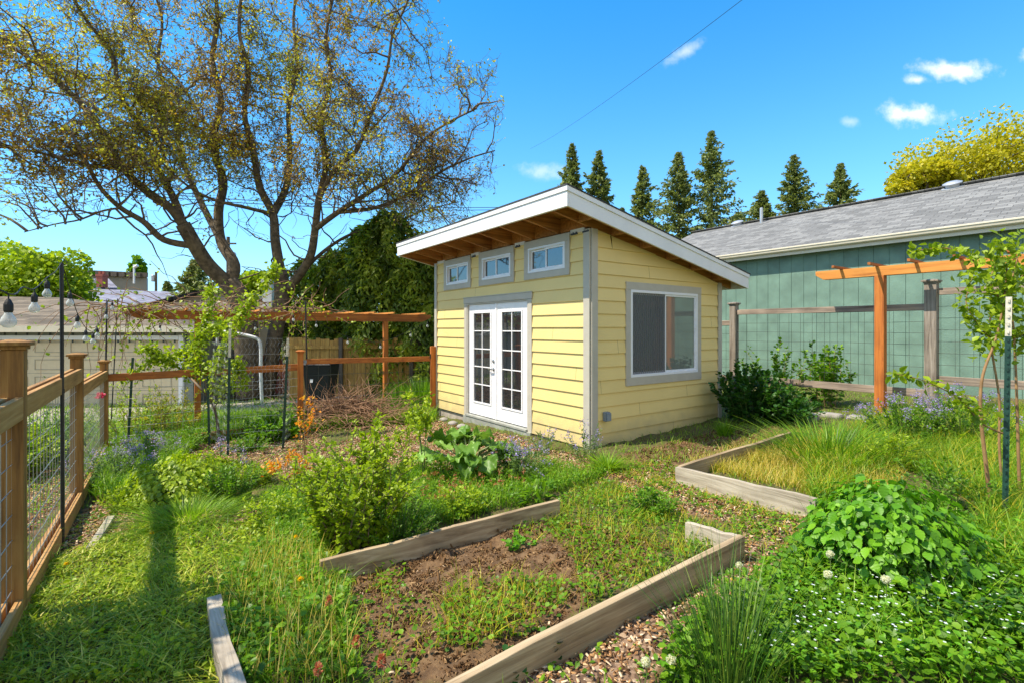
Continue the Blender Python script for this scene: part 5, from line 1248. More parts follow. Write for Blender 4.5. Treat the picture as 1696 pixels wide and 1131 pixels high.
# young tree inside the stakes
yt = plantthing('young_tree', 'young fruit tree with fresh lime leaves among the green stakes', 'tree', G(364, 732)); b = G(364, 732); Yy = b[1]
tb = MB(); fr = []
for path, r0 in (([(364, 740), (360, 700), (352, 668), (330, 640), (300, 612), (262, 590), (240, 575)], .028), ([(354, 680), (352, 640), (362, 600), (380, 560), (400, 520), (420, 490)], .016),
                 ([(330, 640), (322, 610), (300, 585), (250, 600), (216, 625)], .012), ([(352, 668), (330, 600), (330, 560), (345, 520), (350, 480)], .014), ([(362, 600), (395, 605), (402, 640)], .01),
                 ([(420, 490), (440, 470), (456, 445)], .009), ([(300, 612), (320, 570), (355, 545), (370, 540)], .01), ([(352, 680), (375, 640), (392, 600)], .01)):
    P_ = smoothpath([at(px, py, Yy+.25*math.sin(px*.05+py*.03)) if k else at(px, py, Yy) for k, (px, py) in enumerate(path)], 5); tb.tube(P_, [r0*(1-.75*i/(len(P_)-1)) for i in range(len(P_))], 6)
    if r0 < .028: fr += P_[4:]
    else: fr += P_[18:]
tb.build('trunk', Mt['twig'], yt, smooth=True); fr = np.array(fr); n = 3600; i = rng.integers(0, len(fr), n); tw = rdir(n)*rng.uniform(0, .17, (n, 1)); pos = fr[i]+tw
v = leaves(LP, pos, rdir(n, -.1), rdir(n, .8), .08*rng.uniform(.6, 1.2, n), None, 1.0); heavy('crown', *v[:2], Lf['lime'], yt, v[2])['kind'] = 'stuff'
# chicken wire round it
cw_ = thing('chicken_wire', 'roll of fine chicken wire stretched between the green stakes', 'wire netting', G(425, 752), None); m = MB()
Pa, Pb, Pc = G(377, 756), G(468, 744), G(480, 735)
def hexnet(mb, a, b, z0, z1, cell=.055, r=.0011):
    L_ = np.linalg.norm((b-a)[:2]); n = int(L_/cell); k = int((z1-z0)/(cell)); d = (b-a)/n
    for i in range(n+1):
        pts = [a+d*(i+.25*(1 if j % 2 else -1))+Z3*(z0+j*cell-a[2]*0)+np.array([0, .015*math.sin(i*.9+j*.4), 0]) for j in range(k+1)]
        for p_ in pts: p_[2] = z0+pts.index(p_)*cell if False else p_[2]
        mb.tube(pts, r, 3, cap=False)
a_ = Pa.copy(); a_[2] = 0; b_ = Pb.copy(); b_[2] = 0; c_ = Pc.copy(); c_[2] = 0; d_ = G(347, 738); d_[2] = 0; e_ = G(300, 725); e_[2] = 0
hexnet(m, a_, b_, -.15, H-.14); hexnet(m, b_, c_, -.1, H-.16); hexnet(m, a_, d_, -.15, H-.2)
for f in np.linspace(0, 1, 8): z = -.15+f*(H-.0); m.tube([a_+Z3*z, (a_+b_)/2+Z3*(z+.01), b_+Z3*z], .0013, 3, cap=False)
cwm = m.build('netting', Mt['wire'], cw_)
# rhubarb
rh = plantthing('rhubarb_plant', 'rhubarb with big crinkled leaves in front of the double doors', 'plant', G(775, 790)); b = G(775, 790); mb = MB()
sv, sf, o = [], [], 0; NU, NV = 12, 14
for i in range(34):
    a = rng.uniform(0, 2*np.pi); rr = .06+.38*rng.random()**.7; hz = .44*(1-rr*1.3)+.12*rng.random(); c = b+np.array([math.cos(a)*rr*1.05, math.sin(a)*rr, hz]); Ls = .26*rng.uniform(.7, 1.2)
    mb.tube([b+np.array([math.cos(a)*.05, math.sin(a)*.05, 0]), b+np.array([math.cos(a)*rr*.5, math.sin(a)*rr*.5, hz*.8]), c], [.013, .011, .008], 6)
    az = a+rng.normal()*.35; y_ = norm(np.array([math.cos(az), math.sin(az), -.15+.25*rng.normal()])); z_ = norm(Z3+rng.normal(size=3)*.3); z_ = norm(z_-y_*(z_@y_)); x_ = np.cross(y_, z_); phs = rng.random(4)*6
    for u in range(NU+1):
        for w_ in range(NV+1):
            yy_ = u/NU; wd = .48*math.sin(math.pi*min(1, (yy_*.93+.07))**.7)**.75; xx_ = (w_/NV*2-1); e = abs(xx_)
            zz = .1*math.sin(yy_*10+phs[0])*e+.09*math.sin(xx_*7+yy_*9+phs[1])*e+.09*math.sin(yy_*21+phs[2])*e**2-.28*(yy_-.35)**2+.1*e+.02*math.sin(xx_*15)*math.sin(yy_*16)
            sv.append(c+Ls*(x_*xx_*wd*1.05+y_*(yy_-.12)+z_*zz))
    for u in range(NU):
        for w_ in range(NV):
            q_ = o+u*(NV+1)+w_; sf.append((q_, q_+1, q_+NV+2, q_+NV+1))
    o += (NU+1)*(NV+1)
mb.build('stalk', plain('rhubarb_stalk', (.2, .24, .08), .5), rh, smooth=True)['kind'] = 'stuff'
heavy('leaf', sv, sf, Lf['rhubarb'], rh, np.repeat(rng.random(34), (NU+1)*(NV+1)), smooth=True)['kind'] = 'stuff'
# catmints and other flowering plants
def catmint(label, b, rad, ht, ns, nl, nf, cat='flowering plant', lm='mauve', nm='catmint', fs=.017, group='purple flowering plants', **k): return bushy(nm, label, cat, b, rad, ht, ns, nl, .045, lm, fl=('purple', int(nf*1.5), fs, 1), group=group, amp=.3, **k)
catmint('purple flowering plant against the shed corner', G(968, 762), .3, .46, 16, 360, 22)
catmint('purple flowering plant left of the shed corner below the doors', G(900, 748), .26, .34, 14, 300, 12)
catmint('purple flowers crowded against the right side of the rhubarb', G(862, 792), .36, .42, 40, 1500, 60)
catmint('purple flowering patch at the foot of the left fence posts', G(190, 800), .5, .45, 46, 1600, 60)
catmint('purple flowers spreading in front of the dark leaning stake', G(240, 765), .5, .42, 44, 1500, 60)
catmint('small upright purple flower below the white topped stake', G(364, 765), .08, .32, 5, 40, 14)
catmint('second small purple flower right of the white topped stake', G(392, 772), .12, .24, 7, 50, 10)
catmint('blue flowers in tall stems right of the orange pergola post', G(1500, 735), .55, .6, 60, 2400, 90, lm='green')
catmint('blue flowers behind the tall right stake', G(1590, 735), .6, .66, 60, 2400, 80, lm='green')
clump('grass_clump', 'broad tuft of bright grass at the foot of the shed corner', 'grass', G(1005, 778), .3, .24, 420, .012, 'grass', .9)
clump('grass_clump', 'tall clump of long green grass at the back of the right raised bed', 'grass', G(1375, 760), .6, .5, 620, .016, 'green', .9, rbase=1.0)
clump('grass_clump', 'long grass hanging over the right raised bed end', 'grass', G(1425, 745), .5, .36, 380, .014, 'green', 1.0, rbase=1.1)
clump('grass_clump', 'small grass tuft in shade by the shed back corner', 'grass', G(1200, 722), .25, .3, 160, .012, 'green', .7)
clump('rush_clump', 'dark upright rush clump in the front right foreground', 'rush', G(1208, 1150), .52, .72, 230, .005, 'rush', .55, rbase=.3, seg=6)
clump('iris_clump', 'sword leaved iris clump behind the gate', 'iris', G(655, 682), .35, .62, 150, .03, 'green', .3, rbase=.8)
clump('grass_clump', 'bright grass mass behind the gate near the dark fence', 'grass', G(700, 668), .9, .75, 900, .02, 'green', .4, rbase=.9)
# shrubs right of the shed
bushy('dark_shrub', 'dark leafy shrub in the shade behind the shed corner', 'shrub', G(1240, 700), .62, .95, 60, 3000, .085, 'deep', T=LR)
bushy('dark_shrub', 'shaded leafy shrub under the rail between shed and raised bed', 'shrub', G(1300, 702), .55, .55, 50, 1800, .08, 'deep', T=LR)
bushy('bramble', 'bramble arching over the lower grey rail next to the shed', 'bramble', G(1290, 672), .8, 1.25, 26, 1100, .085, 'green', T=LR, stemm='cane', amp=.35)
bushy('bramble', 'bramble with dark leaves in the middle of the grey fence', 'bramble', G(1372, 672), .6, 1.15, 26, 1000, .1, 'green', T=LR, stemm='cane', amp=.35)
# tall cane bush at the right edge
cb_ = plantthing('cane_bush', 'tall bush with bare tan canes and leafy top at the right edge', 'bush', G(1650, 850)); Yc = G(1650, 850)[1]; tb = MB(); fr = []
for path, r0, dy in (([(1643, 848), (1632, 760), (1624, 680), (1628, 620), (1650, 560), (1662, 500), (1668, 440)], .016, .1), ([(1690, 850), (1687, 760), (1684, 660), (1680, 560), (1674, 480), (1690, 410)], .014, .3),
                     ([(1662, 830), (1655, 740), (1655, 660), (1640, 560), (1640, 480), (1610, 430), (1570, 412), (1530, 414), (1510, 418)], .011, .5), ([(1668, 720), (1625, 700), (1590, 660), (1530, 630), (1480, 618)], .008, -.1),
                     ([(1640, 560), (1615, 530), (1600, 500), (1612, 455)], .007, .4), ([(1674, 480), (1700, 450), (1720, 430)], .007, .3), ([(1662, 500), (1640, 470), (1655, 425), (1665, 405)], .007, .1), ([(1684, 560), (1710, 540), (1740, 500)], .008, .3)):
    P_ = smoothpath([at(px, py, Yc+dy) for px, py in path], 5); tb.tube(P_, [r0*(1-.7*i/(len(P_)-1)) for i in range(len(P_))], 6); 
    P_ = [p for p in P_ if p[2] > (1.45 if dy != -.1 else .9)]; fr += P_
tb.build('cane', Mt['cane'], cb_, smooth=True)['kind'] = 'stuff'; fr = np.array(fr); px, py = proj(fr); n = 1500
i = rng.integers(0, len(fr), n); thin = (px[i] < 1600); i = i[~thin | (rng.random(n) < .55)]; n = len(i); pos = fr[i]+rdir(n)*rng.uniform(0, .17, (n, 1))*np.where(px[i] < 1600, .35, 1)[:, None]
v = leaves(LP, pos, rdir(n, -.1), rdir(n, .8), .068*rng.uniform(.5, 1.2, n), np.clip(rng.normal(.3, .25, n), 0, 1), 1.1); heavy('foliage', *v[:2], Lf['lime'], cb_, v[2])['kind'] = 'stuff'
# behind the left fence
for (px, py, rd, ht, lab, lm) in ((85, 790, .75, .75, 'leafy green bush behind the near fence bay', 'lime'), (140, 765, .6, .85, 'leafy green bush behind the second fence bay', 'green'), (40, 800, .6, .6, 'low leafy bush behind the nearest fence post', 'green')):
    bushy('hedge_bush', lab, 'bush', G(px, py)-np.array([.5, 0, 0]), rd, ht, 50, 2400, .07, lm, group='bushes behind the left fence')
bushy('rose_bush', 'thin rose bush with one pink bloom behind the far fence post', 'bush', G(225, 730), .8, 1.05, 44, 1500, .065, 'lime', stemm='cane', amp=.3)
bushy('rose_bush', 'thin yellow green rose bush left of the pergola post', 'bush', G(285, 722), .7, .95, 36, 1200, .06, 'yellow', stemm='cane', amp=.3)
pz = at(166, 655, 7.7); v = leaves(LR, np.repeat(pz[None], 40, 0)+rng.normal(size=(40, 3))*.015, rdir(40, .4), rdir(40), .05, None); tag(heavy('rose_bloom', *v[:2], Lf['pink'], None, v[2]), 'single pink rose bloom beside the far fence post', 'flower')
for (px, py, rd, ht, lab, ls) in ((455, 728, .5, .4, 'leafy artichoke like plant behind the pale topped stake', .16), (415, 745, .4, .22, 'low leafy weeds right of the white topped stake', .05), (470, 712, .5, .5, 'feathery grey green plant against the chicken wire', .09)):
    bushy('leafy_plant', lab, 'plant', G(px, py), rd, ht, 40, 700 if ls > .06 else 1200, ls, 'green')
# brush pile
bp_ = plantthing('brush_pile', 'heap of dry cut twigs behind the gate', 'brush pile', G(580, 702)); b = G(580, 702); n = 900
a = rng.uniform(0, 2*np.pi, n); rr = rng.random(n)**.6; st = b+np.stack([np.cos(a)*rr*1.25, np.sin(a)*rr*.7, .02+.62*(1-rr)**.8*rng.random(n)**.5], 1); dd = norm(np.stack([rng.normal(size=n), rng.normal(size=n)*.6, rng.normal(size=n)*.22+.04], 1))
Pb_ = wiggle(st, dd, rng.uniform(.35, 1.0, n), 7, .16, -.03); Pb_[:, :, 2] = np.maximum(Pb_[:, :, 2], b[2]+.01); v = strands(Pb_, rng.uniform(.004, .012, n), .003, 4); heavy('twigs', *v, Mt['deadtwig'], bp_)['kind'] = 'stuff'
v = strands(wiggle(b+rng.normal(size=(60, 3))*np.array([.3, .2, .05])+Z3*.35, rdir(60, 1.2), .6, 7, .25, -.03), .005, .002, 4); heavy('upright_twig', *v, Mt['deadtwig'], bp_)['kind'] = 'stuff'
# vine over the left pergola
vn = thing('grape_vine', 'tangle of bare brown vine stems with few pale leaves on the pergola', 'vine', (*LP1, 0)); po = np.array([LP1[0], LP1[1], H+.4]); n = 120
k = rng.uniform(-1.5, 3.1, n); st = po+V*k[:, None]+(-U)*rng.uniform(-.6, .7, n)[:, None]+Z3*rng.uniform(-.02, .12, n)[:, None]; dd = norm(V*rng.choice([-1, 1], n)[:, None]+rng.normal(size=(n, 3))*.45)
Pv = wiggle(st, dd, rng.uniform(.5, 1.3, n), 9, .25, -.05); v1 = strands(Pv, .011, .004, 4)
k = np.concatenate([rng.uniform(-1.7, -.9, 24), rng.uniform(-.9, 2.8, 14)]); n2 = len(k); st = po+V*k[:, None]+(-U)*rng.uniform(.1, .5, n2)[:, None]; Ph = wiggle(st, norm(rng.normal(size=(n2, 3))*.6-V*.5*(k < -.8)[:, None]-Z3*.3), np.where(k < -.8, rng.uniform(.6, 1.7, n2), rng.uniform(.3, .8, n2)), 9, .16, -.28); v2 = strands(Ph, .008, .003, 4)
heavy('vine_stem', np.concatenate([v1[0], v2[0]]), np.concatenate([v1[1], v2[1]+len(v1[0])]), Mt['deadtwig'], vn)['kind'] = 'stuff'
pp = np.concatenate([Pv[:, 2:].reshape(-1, 3), Ph[:, 2:].reshape(-1, 3)]); n = 1000; c = pp[rng.integers(0, len(pp), n)]; v = leaves(LP, c+rng.normal(size=(n, 3))*.04, rdir(n), rdir(n, .5), .075*rng.uniform(.4, 1.3, n), None, 1.2); heavy('foliage', *v[:2], Lf['lime'], vn, v[2])['kind'] = 'stuff'

# ================================================================== GROUND COVER
def notshed(P_): return P_[~inshed(P_)]
def gb(P_): P_ = P_.copy(); P_[:, 2] = GH(P_[:, 0], P_[:, 1])+bump(P_[:, 0], P_[:, 1])-.004; return P_
def patch(P_, amt=.6, sc_=1.6, ph=0):    # thin a scatter into natural clumps
    q_ = np.sin(P_[:, 0]*sc_*3.1+ph)*np.sin(P_[:, 1]*sc_*2.7+ph*2)+.6*np.sin(P_[:, 0]*sc_*7+P_[:, 1]*sc_*5+ph); return P_[rng.random(len(P_)) < 1-amt*(.5-.5*np.clip(q_, -1, 1))]
def stuff(name, v, lm, label=None, cat=None): tag(heavy(name, *v[:2], Lf[lm], None, v[2]), label, cat, kind='stuff')
def lowleaf(P_, h, sz, T=LR, up=1.0, zmin=.005): 
    n = len(P_); p = P_.copy(); zz = rng.random(n)**.8; p[:, 2] += zmin+h*zz*rng.uniform(.6, 1, n)
    return leaves(T, p, norm(rng.normal(size=(n, 3))*np.array([1, 1, .35])), norm(rng.normal(size=(n, 3))*.45+Z3*up), sz*rng.uniform(.45, 1.15, n), np.clip(rng.normal(.45, .2, n)+.3*(zz-.5), 0, 1))
A_ = [(-80, 1140), (-60, 1010), (90, 930), (160, 905), (250, 872), (430, 862), (520, 840), (560, 900), (520, 1000), (345, 985), (385, 1140)]
Bz = [(430, 830), (500, 800), (560, 790), (640, 790), (700, 775), (860, 790), (900, 770), (1010, 790), (960, 810), (915, 822), (535, 925), (450, 900)]
Cz = [(900, 870), (930, 822), (1010, 800), (1120, 850), (1180, 870), (1222, 892), (1050, 985), (960, 1010), (950, 930)]
Dz = [[(720, 1080), (740, 980), (850, 955), (960, 985), (900, 1040), (800, 1080)], [(560, 1000), (640, 960), (740, 1010), (720, 1090), (640, 1140), (560, 1140)], [(560, 960), (620, 930), (680, 940), (640, 990)], [(850, 880), (930, 850), (960, 890), (880, 910)]]
Ez = [(350, 985), (440, 900), (530, 930), (575, 960), (600, 1140), (390, 1140)]
Fz = [(1345, 840), (1330, 760), (1440, 700), (1550, 680), (1900, 690), (1900, 1000), (1620, 960), (1620, 830), (1500, 780)]
F2 = [(1440, 800), (1460, 730), (1420, 690), (1900, 690), (1900, 830), (1620, 830)]
Gz = [(1090, 1140), (1130, 1060), (1240, 980), (1330, 900), (1345, 850), (1500, 850), (1640, 880), (1900, 880), (1900, 1140)]
Hz = [(1135, 775), (1312, 722), (1440, 720), (1500, 790), (1480, 830), (1352, 820)]
Iz = [(880, 790), (1000, 770), (1110, 760), (1120, 790), (1320, 850), (1340, 930), (1220, 900), (1180, 850), (1000, 810)]
Jz = [(120, 800), (180, 740), (240, 690), (480, 690), (600, 690), (725, 683), (720, 700), (560, 712), (330, 735), (300, 770), (200, 850)]
Kz = [(-200, 1000), (-200, 700), (200, 690), (170, 750), (20, 900), (-20, 1030)]
Bk = [(-100, 700), (-100, 665), (720, 662), (720, 690), (240, 735)]
# chips and crumbs
P_ = notshed(gb(np.concatenate([patch(zone(z_, 2900), .35, 2) for z_ in Z_CHIP if True])))
n = len(P_); tvc = (np.array([(-.5, 0, 0), (.5, .05, 0), (.42, .3, .05), (-.45, .28, .03), (-.5, 0, .09), (.5, .05, .1), (.42, .3, .12), (-.45, .28, .1)]), np.array([(4, 5, 6), (4, 6, 7), (0, 1, 5), (0, 5, 4), (1, 2, 6), (1, 6, 5), (2, 3, 7), (2, 7, 6), (3, 0, 4), (3, 4, 7)]))
P_[:, 2] += rng.uniform(0, .015, n)
v = leaves(tvc, P_, norm(rng.normal(size=(n, 3))*np.array([1, 1, .25])), norm(rng.normal(size=(n, 3))*.35+Z3), .033*rng.uniform(.3, 1.6, n), rng.random(n)**1.3, .75); stuff('wood_chips', v, 'chip', 'brown wood chip mulch covering the paths', 'mulch')
P_ = notshed(gb(np.concatenate([zone(z_, 9500) for z_ in Z_SOIL]))); n = len(P_); v = leaves(tvc, P_, rdir(n), rdir(n, .4), .017*rng.uniform(.3, 1.8, n)**1.6, rng.random(n)**1.6); stuff('soil_crumbs', v, 'crumb', 'loose brown soil crumbs in the raised bed', 'soil')
P_ = gb(np.concatenate([patch(zone(z_, 200), .6, 2.2) for z_ in Z_SOIL])); n = len(P_); v = leaves(tvc, P_, rdir(n), rdir(n, .4), .045*rng.uniform(.3, 1.4, n)**1.5, rng.random(n)*.7, 1.8); stuff('soil_clods', v, 'crumb', 'larger soil clods and root bits in the raised bed', 'soil')
P_ = gb(np.concatenate([zone(z_, 60) for z_ in Z_SOIL])); n = len(P_); v = leaves(tvc, P_, rdir(n), rdir(n, .4), .03*rng.uniform(.3, 1.4, n), np.full(n, .9)); stuff('pebbles', v, 'chip', 'pale bits of bark and stone on the bare soil', 'gravel')
# trodden grass and clippings
P_ = gb(patch(zone(A_, 1200), .85, .8, 1)); P_[:, 2] += rng.uniform(.01, .06, len(P_)); n = len(P_); stuff('cut_grass', blades(P_, rng.uniform(.03, .06, n), .009, rng.uniform(1.5, 4.5, n), 4, None, None, .3), 'clip', 'loose cut grass lying in tangles at left', 'grass')
P_ = gb(patch(zone(A_, 2100), .85, 1.5, 11)); P_[:, 2] += .01; n = len(P_); stuff('broad_weeds', lowleaf(P_, .07, .042, LP), 'lime', 'bright leafy weeds in messy patches at left', 'weeds')
P_ = gb(patch(zone(A_, 500), .85, 1.4, 21)); n = len(P_); stuff('long_grass', blades(P_, rng.uniform(.08, .18, n), .007, rng.uniform(.3, 1.3, n)), 'grass', 'longer grass left standing in tufts at left', 'grass')
P_ = gb(patch(zone(A_, 3200), .95, 1.0, 1)); n = len(P_); stuff('lawn_grass', blades(P_, rng.uniform(.025, .085, n), .0065, rng.uniform(.5, 2.4, n), 3, None, None, .8), 'clip', 'short yellow green grass and clippings at left', 'grass')
P_ = gb(patch(zone(A_, 2400), .5, 1.1, 3)); stuff('low_weeds', lowleaf(P_, .03, .03, LQ), 'clip', 'small flat leaves lying in the short grass at left', 'weeds')
P_ = gb(patch(zone(A_, 700), .7, 2.1, 5)); stuff('low_weeds', lowleaf(P_, .06, .034, LP), 'green', 'green leaves poking through the short grass at left', 'weeds')
P_ = gb(patch(zone(A_, 1300), .85, 1.0, 8)); n = len(P_); v = leaves(tvc, P_, rdir(n), rdir(n, .4), .03*rng.uniform(.3, 1.4, n), rng.random(n)); stuff('leaf_litter', v, 'chip', 'brown litter scattered in the grass at left', 'leaf litter')
# weeds behind the bed board
P_ = notshed(gb(patch(zone(Bz, 4000), .4, 1.5, 2))); stuff('clover', lowleaf(P_, .15, .03, LR), 'green', 'lush clover and weeds behind the far board of the long bed', 'weeds')
P_ = notshed(gb(patch(zone(Bz, 2200), .6, 1.9, 4))); n = len(P_); stuff('long_grass', blades(P_, rng.uniform(.08, .26, n), .006, rng.uniform(.2, .9, n)), 'grass', 'bright grass growing behind the far board of the long bed', 'grass')
P_ = gb(zone([(700, 800), (860, 800), (900, 825), (700, 870)], 90)); c = np.repeat(P_+Z3*.2, 14, 0)+rng.normal(size=(len(P_)*14, 3))*.009; stuff('red_clover_heads', leaves(LQ, c, rdir(len(c)), rdir(len(c)), .014), 'redfl', 'rusty red flower heads above the clover', 'flowers')
# weeds in the bed
for z_, d_, h_ in [(Cz, 2200, .09)]+[(q_, 2800, .11) for q_ in Dz[:1]]+[(q_, 1000, .07) for q_ in Dz[1:]]:
    P_ = gb(patch(zone(z_, d_), .6, 2.4, 6)); stuff('bed_weeds', lowleaf(P_, h_, .03, LR), 'green', 'green weeds spreading over the soil of the long bed', 'weeds')
    P_ = gb(patch(zone(z_, d_*.7), .6, 2.9, 9)); n = len(P_); stuff('bed_grass', blades(P_, rng.uniform(.04, h_*1.9, n), .005, rng.uniform(.2, 1.2, n)), 'seedy', 'thin yellow green grass among the weeds of the long bed', 'grass')
P_ = gb(zone(Ez, 2600)); n = len(P_); stuff('long_grass', blades(P_, rng.uniform(.06, .2, n), .0065, rng.uniform(.3, 1.2, n), 4), 'grass', 'tall grass at the near left end of the long bed', 'grass')
P_ = gb(patch(zone(Ez, 850), .7, 1.3)); n = len(P_); stuff('seeding_grass', blades(P_, rng.uniform(.12, .3, n), .0065, rng.uniform(.1, .5, n), 4), 'gold', 'yellow seed heads in the tall grass at the near left', 'grass')
P_ = gb(patch(zone(Ez, 2400), .4, 1.8, 2)); stuff('weeds', lowleaf(P_, .16, .05, LP), 'green', 'leafy weeds in the tall grass at the near left', 'weeds')
# right side
P_ = notshed(gb(patch(zone(Fz, 2600), .45, 1.1, 2))); n = len(P_); stuff('long_grass', blades(P_, rng.uniform(.08, .3, n), .008, rng.uniform(.3, 1.2, n)), 'grass', 'thick green grass filling the right side of the garden', 'grass')
P_ = notshed(gb(patch(zone(Fz, 900), .5, 1.4, 7))); n = len(P_); stuff('seeding_grass', blades(P_, rng.uniform(.1, .34, n), .007, rng.uniform(.3, 1.0, n)), 'seedy', 'paler yellow green grass among the thick grass at right', 'grass')
P_ = notshed(gb(patch(zone(Fz, 1800), .5, 1.7, 4))); stuff('weeds', lowleaf(P_, .14, .045, LP), 'green', 'leafy weeds in the thick grass at right', 'weeds')
P_ = gb(patch(zone(Gz, 3900), .25, 1.2, 1)); stuff('clover', lowleaf(P_, .17, .042, LR), 'green', 'dense clover like ground cover in the front right corner', 'ground cover')
P_ = gb(patch(zone(Gz, 2600), .4, 1.6, 5)); stuff('clover', lowleaf(P_, .19, .036, LP), 'balm', 'brighter small leaves mixed into the front right ground cover', 'ground cover')
P_ = gb(patch(zone(Gz, 500), .3, 1.6, 5)); n = len(P_); stuff('long_grass', blades(P_, rng.uniform(.12, .32, n), .006, rng.uniform(.3, 1.0, n)), 'grass', 'grass blades rising through the front right ground cover', 'grass')
P_ = gb(zone([(1200, 1140), (1250, 1040), (1380, 990), (1900, 960), (1900, 1140)], 170)); n = len(P_); P_[:, 2] += rng.uniform(.13, .2, n); c = np.repeat(P_, 5, 0)
a = np.tile(np.arange(5)*2*np.pi/5, n); ax = np.stack([np.cos(a), np.sin(a), .2+0*a], 1); stuff('white_flowers', leaves(LR, c, ax, np.broadcast_to(Z3, c.shape)+rng.normal(size=c.shape)*.1, .0075), 'whitefl', 'tiny white flowers sprinkled over the front right ground cover', 'flowers')
P_ = gb(patch(zone(Hz, 2300), .6, 1.4, 4)); n = len(P_); stuff('dry_grass', blades(P_, rng.uniform(.06, .22, n), .006, rng.uniform(.1, 1.0, n), 4), 'gold', 'dry golden grass filling the right raised bed', 'grass')
P_ = gb(zone(Hz, 1500)); n = len(P_); stuff('bed_grass', blades(P_, rng.uniform(.06, .2, n), .006, rng.uniform(.2, .9, n), 3), 'seedy', 'greener grass at the base of the dry golden grass', 'grass')
P_ = notshed(gb(patch(zone(Iz, 1900), .75, 1.9, 3))); stuff('low_weeds', lowleaf(P_, .05, .028, LR), 'green', 'low weeds creeping over the wood chips near the shed', 'weeds')
P_ = notshed(gb(patch(zone(Iz, 1200), .8, 1.7, 3))); n = len(P_); stuff('short_grass', blades(P_, rng.uniform(.03, .12, n), .006, rng.uniform(.3, 1.4, n)), 'seedy', 'short grass patches on the path between the beds', 'grass')
P_ = notshed(gb(patch(zone(Jz, 1300), .3, 1.2, 3))); n = len(P_); stuff('long_grass', blades(P_, rng.uniform(.1, .34, n), .012, rng.uniform(.2, .9, n)), 'grass', 'grass strip under the young tree and stakes', 'grass')
P_ = notshed(gb(patch(zone(Jz, 900), .4, 1.5, 6))); stuff('weeds', lowleaf(P_, .2, .055, LP), 'green', 'leafy weeds in the grass strip under the young tree', 'weeds')
P_ = gb(patch(zone(Kz, 260), .5, 1.2, 3)); n = len(P_); stuff('long_grass', blades(P_, rng.uniform(.05, .2, n), .01, rng.uniform(.3, 1.1, n)), 'grass', 'grass outside the left fence', 'grass')
P_ = notshed(gb(patch(zone(Bk, 220), .5, .8, 3))); n = len(P_); P_ = P_[P_[:, 1] < 22]; n = len(P_); stuff('long_grass', blades(P_, rng.uniform(.06, .2, n), .02, rng.uniform(.3, 1.1, n), 2), 'grass', 'grass verge along the concrete driveway', 'grass')
# thin cover everywhere else near the camera
X = rng.uniform(-7, 8, 90000); Y = rng.uniform(1.3, 12, 90000); P_ = np.stack([X, Y, 0*X], 1); P_ = notshed(gb(P_)); px, py = proj(P_); kp = np.ones(len(P_), bool)
for z_ in Z_CHIP+Z_SOIL[:1]: kp &= ~inpoly(px, py, z_)
P_ = patch(P_[kp], .6, 1.0, 2); n = len(P_); stuff('low_grass', blades(P_, rng.uniform(.03, .12, n), .007, rng.uniform(.3, 1.3, n), 2), 'grass', 'short grass scattered through the whole garden', 'grass')
P_ = gb(np.concatenate([zone(z_, 260) for z_ in Z_CHIP])); P_ = notshed(P_); n = len(P_); stuff('low_weeds', lowleaf(P_, .05, .04, LP), 'green', 'odd green seedlings in the wood chips', 'weeds')
for i, (px, py, rd, ht, lm_, lab) in enumerate(((215, 845, .3, .26, 'lime', 'leafy weed clump between the fence and the mint mound'), (455, 870, .3, .3, 'lime', 'leafy weed clump left of the rose bush'),
        (430, 800, .25, .25, 'lime', 'small pale leafy clump between the mint mound and the orange sapling'), (1560, 840, .4, .4, 'green', 'leafy weed clump left of the tall right stake'), (1480, 770, .35, .32, 'lime', 'pale leafy clump at the right end of the golden grass'),
        (310, 745, .45, .4, 'green', 'leafy green plant left of the young tree trunk'), (420, 725, .4, .35, 'green', 'leafy green plant right of the young tree trunk'), (760, 850, .3, .24, 'lime', 'low bright weed clump in front of the rhubarb'), (1080, 850, .25, .2, 'green', 'low weed clump by the far corner of the long bed'),
        (1230, 1060, .25, .3, 'green', 'leafy clump behind the rush in the front right'), (1560, 1010, .5, .32, 'deep', 'dark green leafy patch in the ground cover right of the balm bush'))):
    bushy('weed_clump', lab, 'weed', G(px, py), rd, ht, 34, 900, .05, lm_, T=LP, sr=.003, amp=.5, lowleaf=.05)
# individual flowers and seedlings
def dandelion(px, py, h, kind, label, grp):
    b = G(px, py+0); t = plantthing('dandelion', label, 'flower', b, grp); b[2] = GH(b[0], b[1]); top = b+np.array([.01, 0, h]); m = MB(); m.tube([b, (b+top)/2+np.array([.01, 0, 0]), top], .0025, 5); m.build('stem', Mt['stem'], t)
    if kind: 
        n = 260; d = rdir(n); v = leaves(LQ, top+d*.004, d, rdir(n), .02, None, .35); v2 = leaves(LR, top+d*.018, rdir(n), d, .007, None, 1.3); v = join([v, v2]); heavy('seed_head', *v[:2], Lf['fluff'], t, v[2])
    else:
        n = 90; d = rdir(n, .8); d[:, 2] = np.abs(d[:, 2]); v = leaves(LQ, np.repeat(top[None], n, 0), d, rdir(n, 1.), .024, None, .6); heavy('flower_head', *v[:2], Lf['yellowfl'], t, v[2])
for i, (px, py, h, lab) in enumerate(((1372, 985, .24, 'upper of two dandelion seed heads left of the balm bush'), (1368, 1010, .2, 'lower of two dandelion seed heads left of the balm bush'), (1464, 1035, .24, 'round dandelion seed head in front of the balm bush'),
        (1066, 1140, .12, 'blown seed head low at the bottom edge left of the rush'), (1108, 1128, .1, 'seed head touching the left side of the rush'), (1222, 962, .1, 'pale seed head behind the rush beside the long bed'))): dandelion(px, py, h, 1, lab, 'dandelion seed heads')
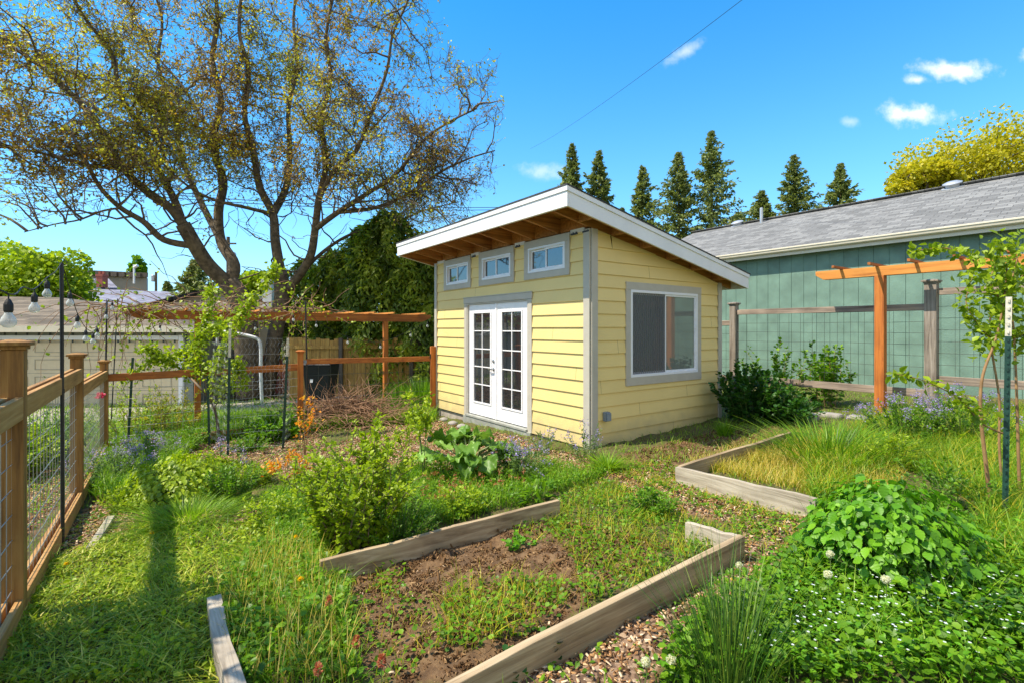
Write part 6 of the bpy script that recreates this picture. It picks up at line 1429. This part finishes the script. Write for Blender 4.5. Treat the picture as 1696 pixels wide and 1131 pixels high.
for i, (px, py, h, lab) in enumerate(((1253, 985, .09, 'larger yellow dandelion behind the rush'), (1214, 985, .09, 'small yellow dandelion half hidden by rush stems'), (1325, 990, .08, 'flat yellow flower right of the rush'), (1477, 745, .1, 'yellow flower in the grass at the right bed'),
        (495, 985, .1, 'yellow flower in tall grass at the near left of the long bed'), (108, 945, .05, 'yellow flower by the foot of the near black pole'), (250, 892, .05, 'small yellow flower in the short grass in front of the mint'), (488, 910, .1, 'yellow flower at the left foot of the rose bush'))): dandelion(px, py, h, 0, lab, 'yellow dandelions')
for (px, py, s_, lab) in ((1180, 1010, 0, ''), (922, 1085, .1, 'dark leafed seedling against the outside of the near bed board'), (842, 1120, .09, 'small seedling low against the near bed board')):
    if s_: bushy('seedling', lab, 'seedling', G(px, py), s_, s_*1.2, 7, 46, .055, 'deep', T=LR, sr=.003)
bushy('broad_weed', 'broad leafed weed on the bare soil of the long bed', 'weed', G(862, 905), .11, .1, 8, 60, .06, 'balm', T=LR, sr=.003)
bushy('broad_weed', 'small feathery weed beside the far bed board', 'weed', G(705, 905), .12, .13, 14, 160, .03, 'lime', T=LQ, sr=.003)
bushy('broad_weed', 'spiky leafed dock at the far corner of the long bed', 'weed', G(890, 830), .22, .2, 16, 90, .12, 'green', T=LP, sr=.004, asp=.6)
for (px, py, lab) in ((590, 1075, 'red clover head at the left in the tall near grass'), (632, 1110, 'red clover head low at the bottom edge'), (527, 1125, 'orange clover head at the bottom left of the long bed'), (545, 1000, 'small orange seed head by the board end')):
    b = G(px, py+45); t = plantthing('clover_flower', lab, 'flower', b, 'clover heads in the near grass'); b[2] = GH(b[0], b[1]); top = b+Z3*.17; m = MB(); m.tube([b, top], .0025, 5); m.build('stem', Mt['stem'], t)
    n = 90; d = rdir(n); v = leaves(LQ, top+d*np.array([.01, .01, .02]), norm(d+Z3*.8), d, .016); heavy('flower_head', *v[:2], Lf['redfl'], t, v[2])

broad_c = np.array([-4.15, 1.65, 0])  # out-of-frame tree, added only to cast shade on the near left grass
t = thing('added_shade_tree', 'unseen bushy tree added outside the left fence to shade the near left grass', 'tree', broad_c+Z3*GH(-4.35, 1.45)); m = MB(); m.tube([broad_c-Z3*.4, broad_c+Z3*1.6, broad_c+Z3*2.8], [.09, .07, .03], 8); m.build('trunk', Mt['bark'], t)
p_ = crownpts(broad_c+Z3*2.5, (1.0, 1.0, 1.9), 4500, 18); n = len(p_); v = leaves(LP, p_, rdir(n, -.2), rdir(n, .8), .15*rng.uniform(.6, 1.2, n), None, 1.1); heavy('crown', *v[:2], Lf['deep'], t, v[2])['kind'] = 'stuff'
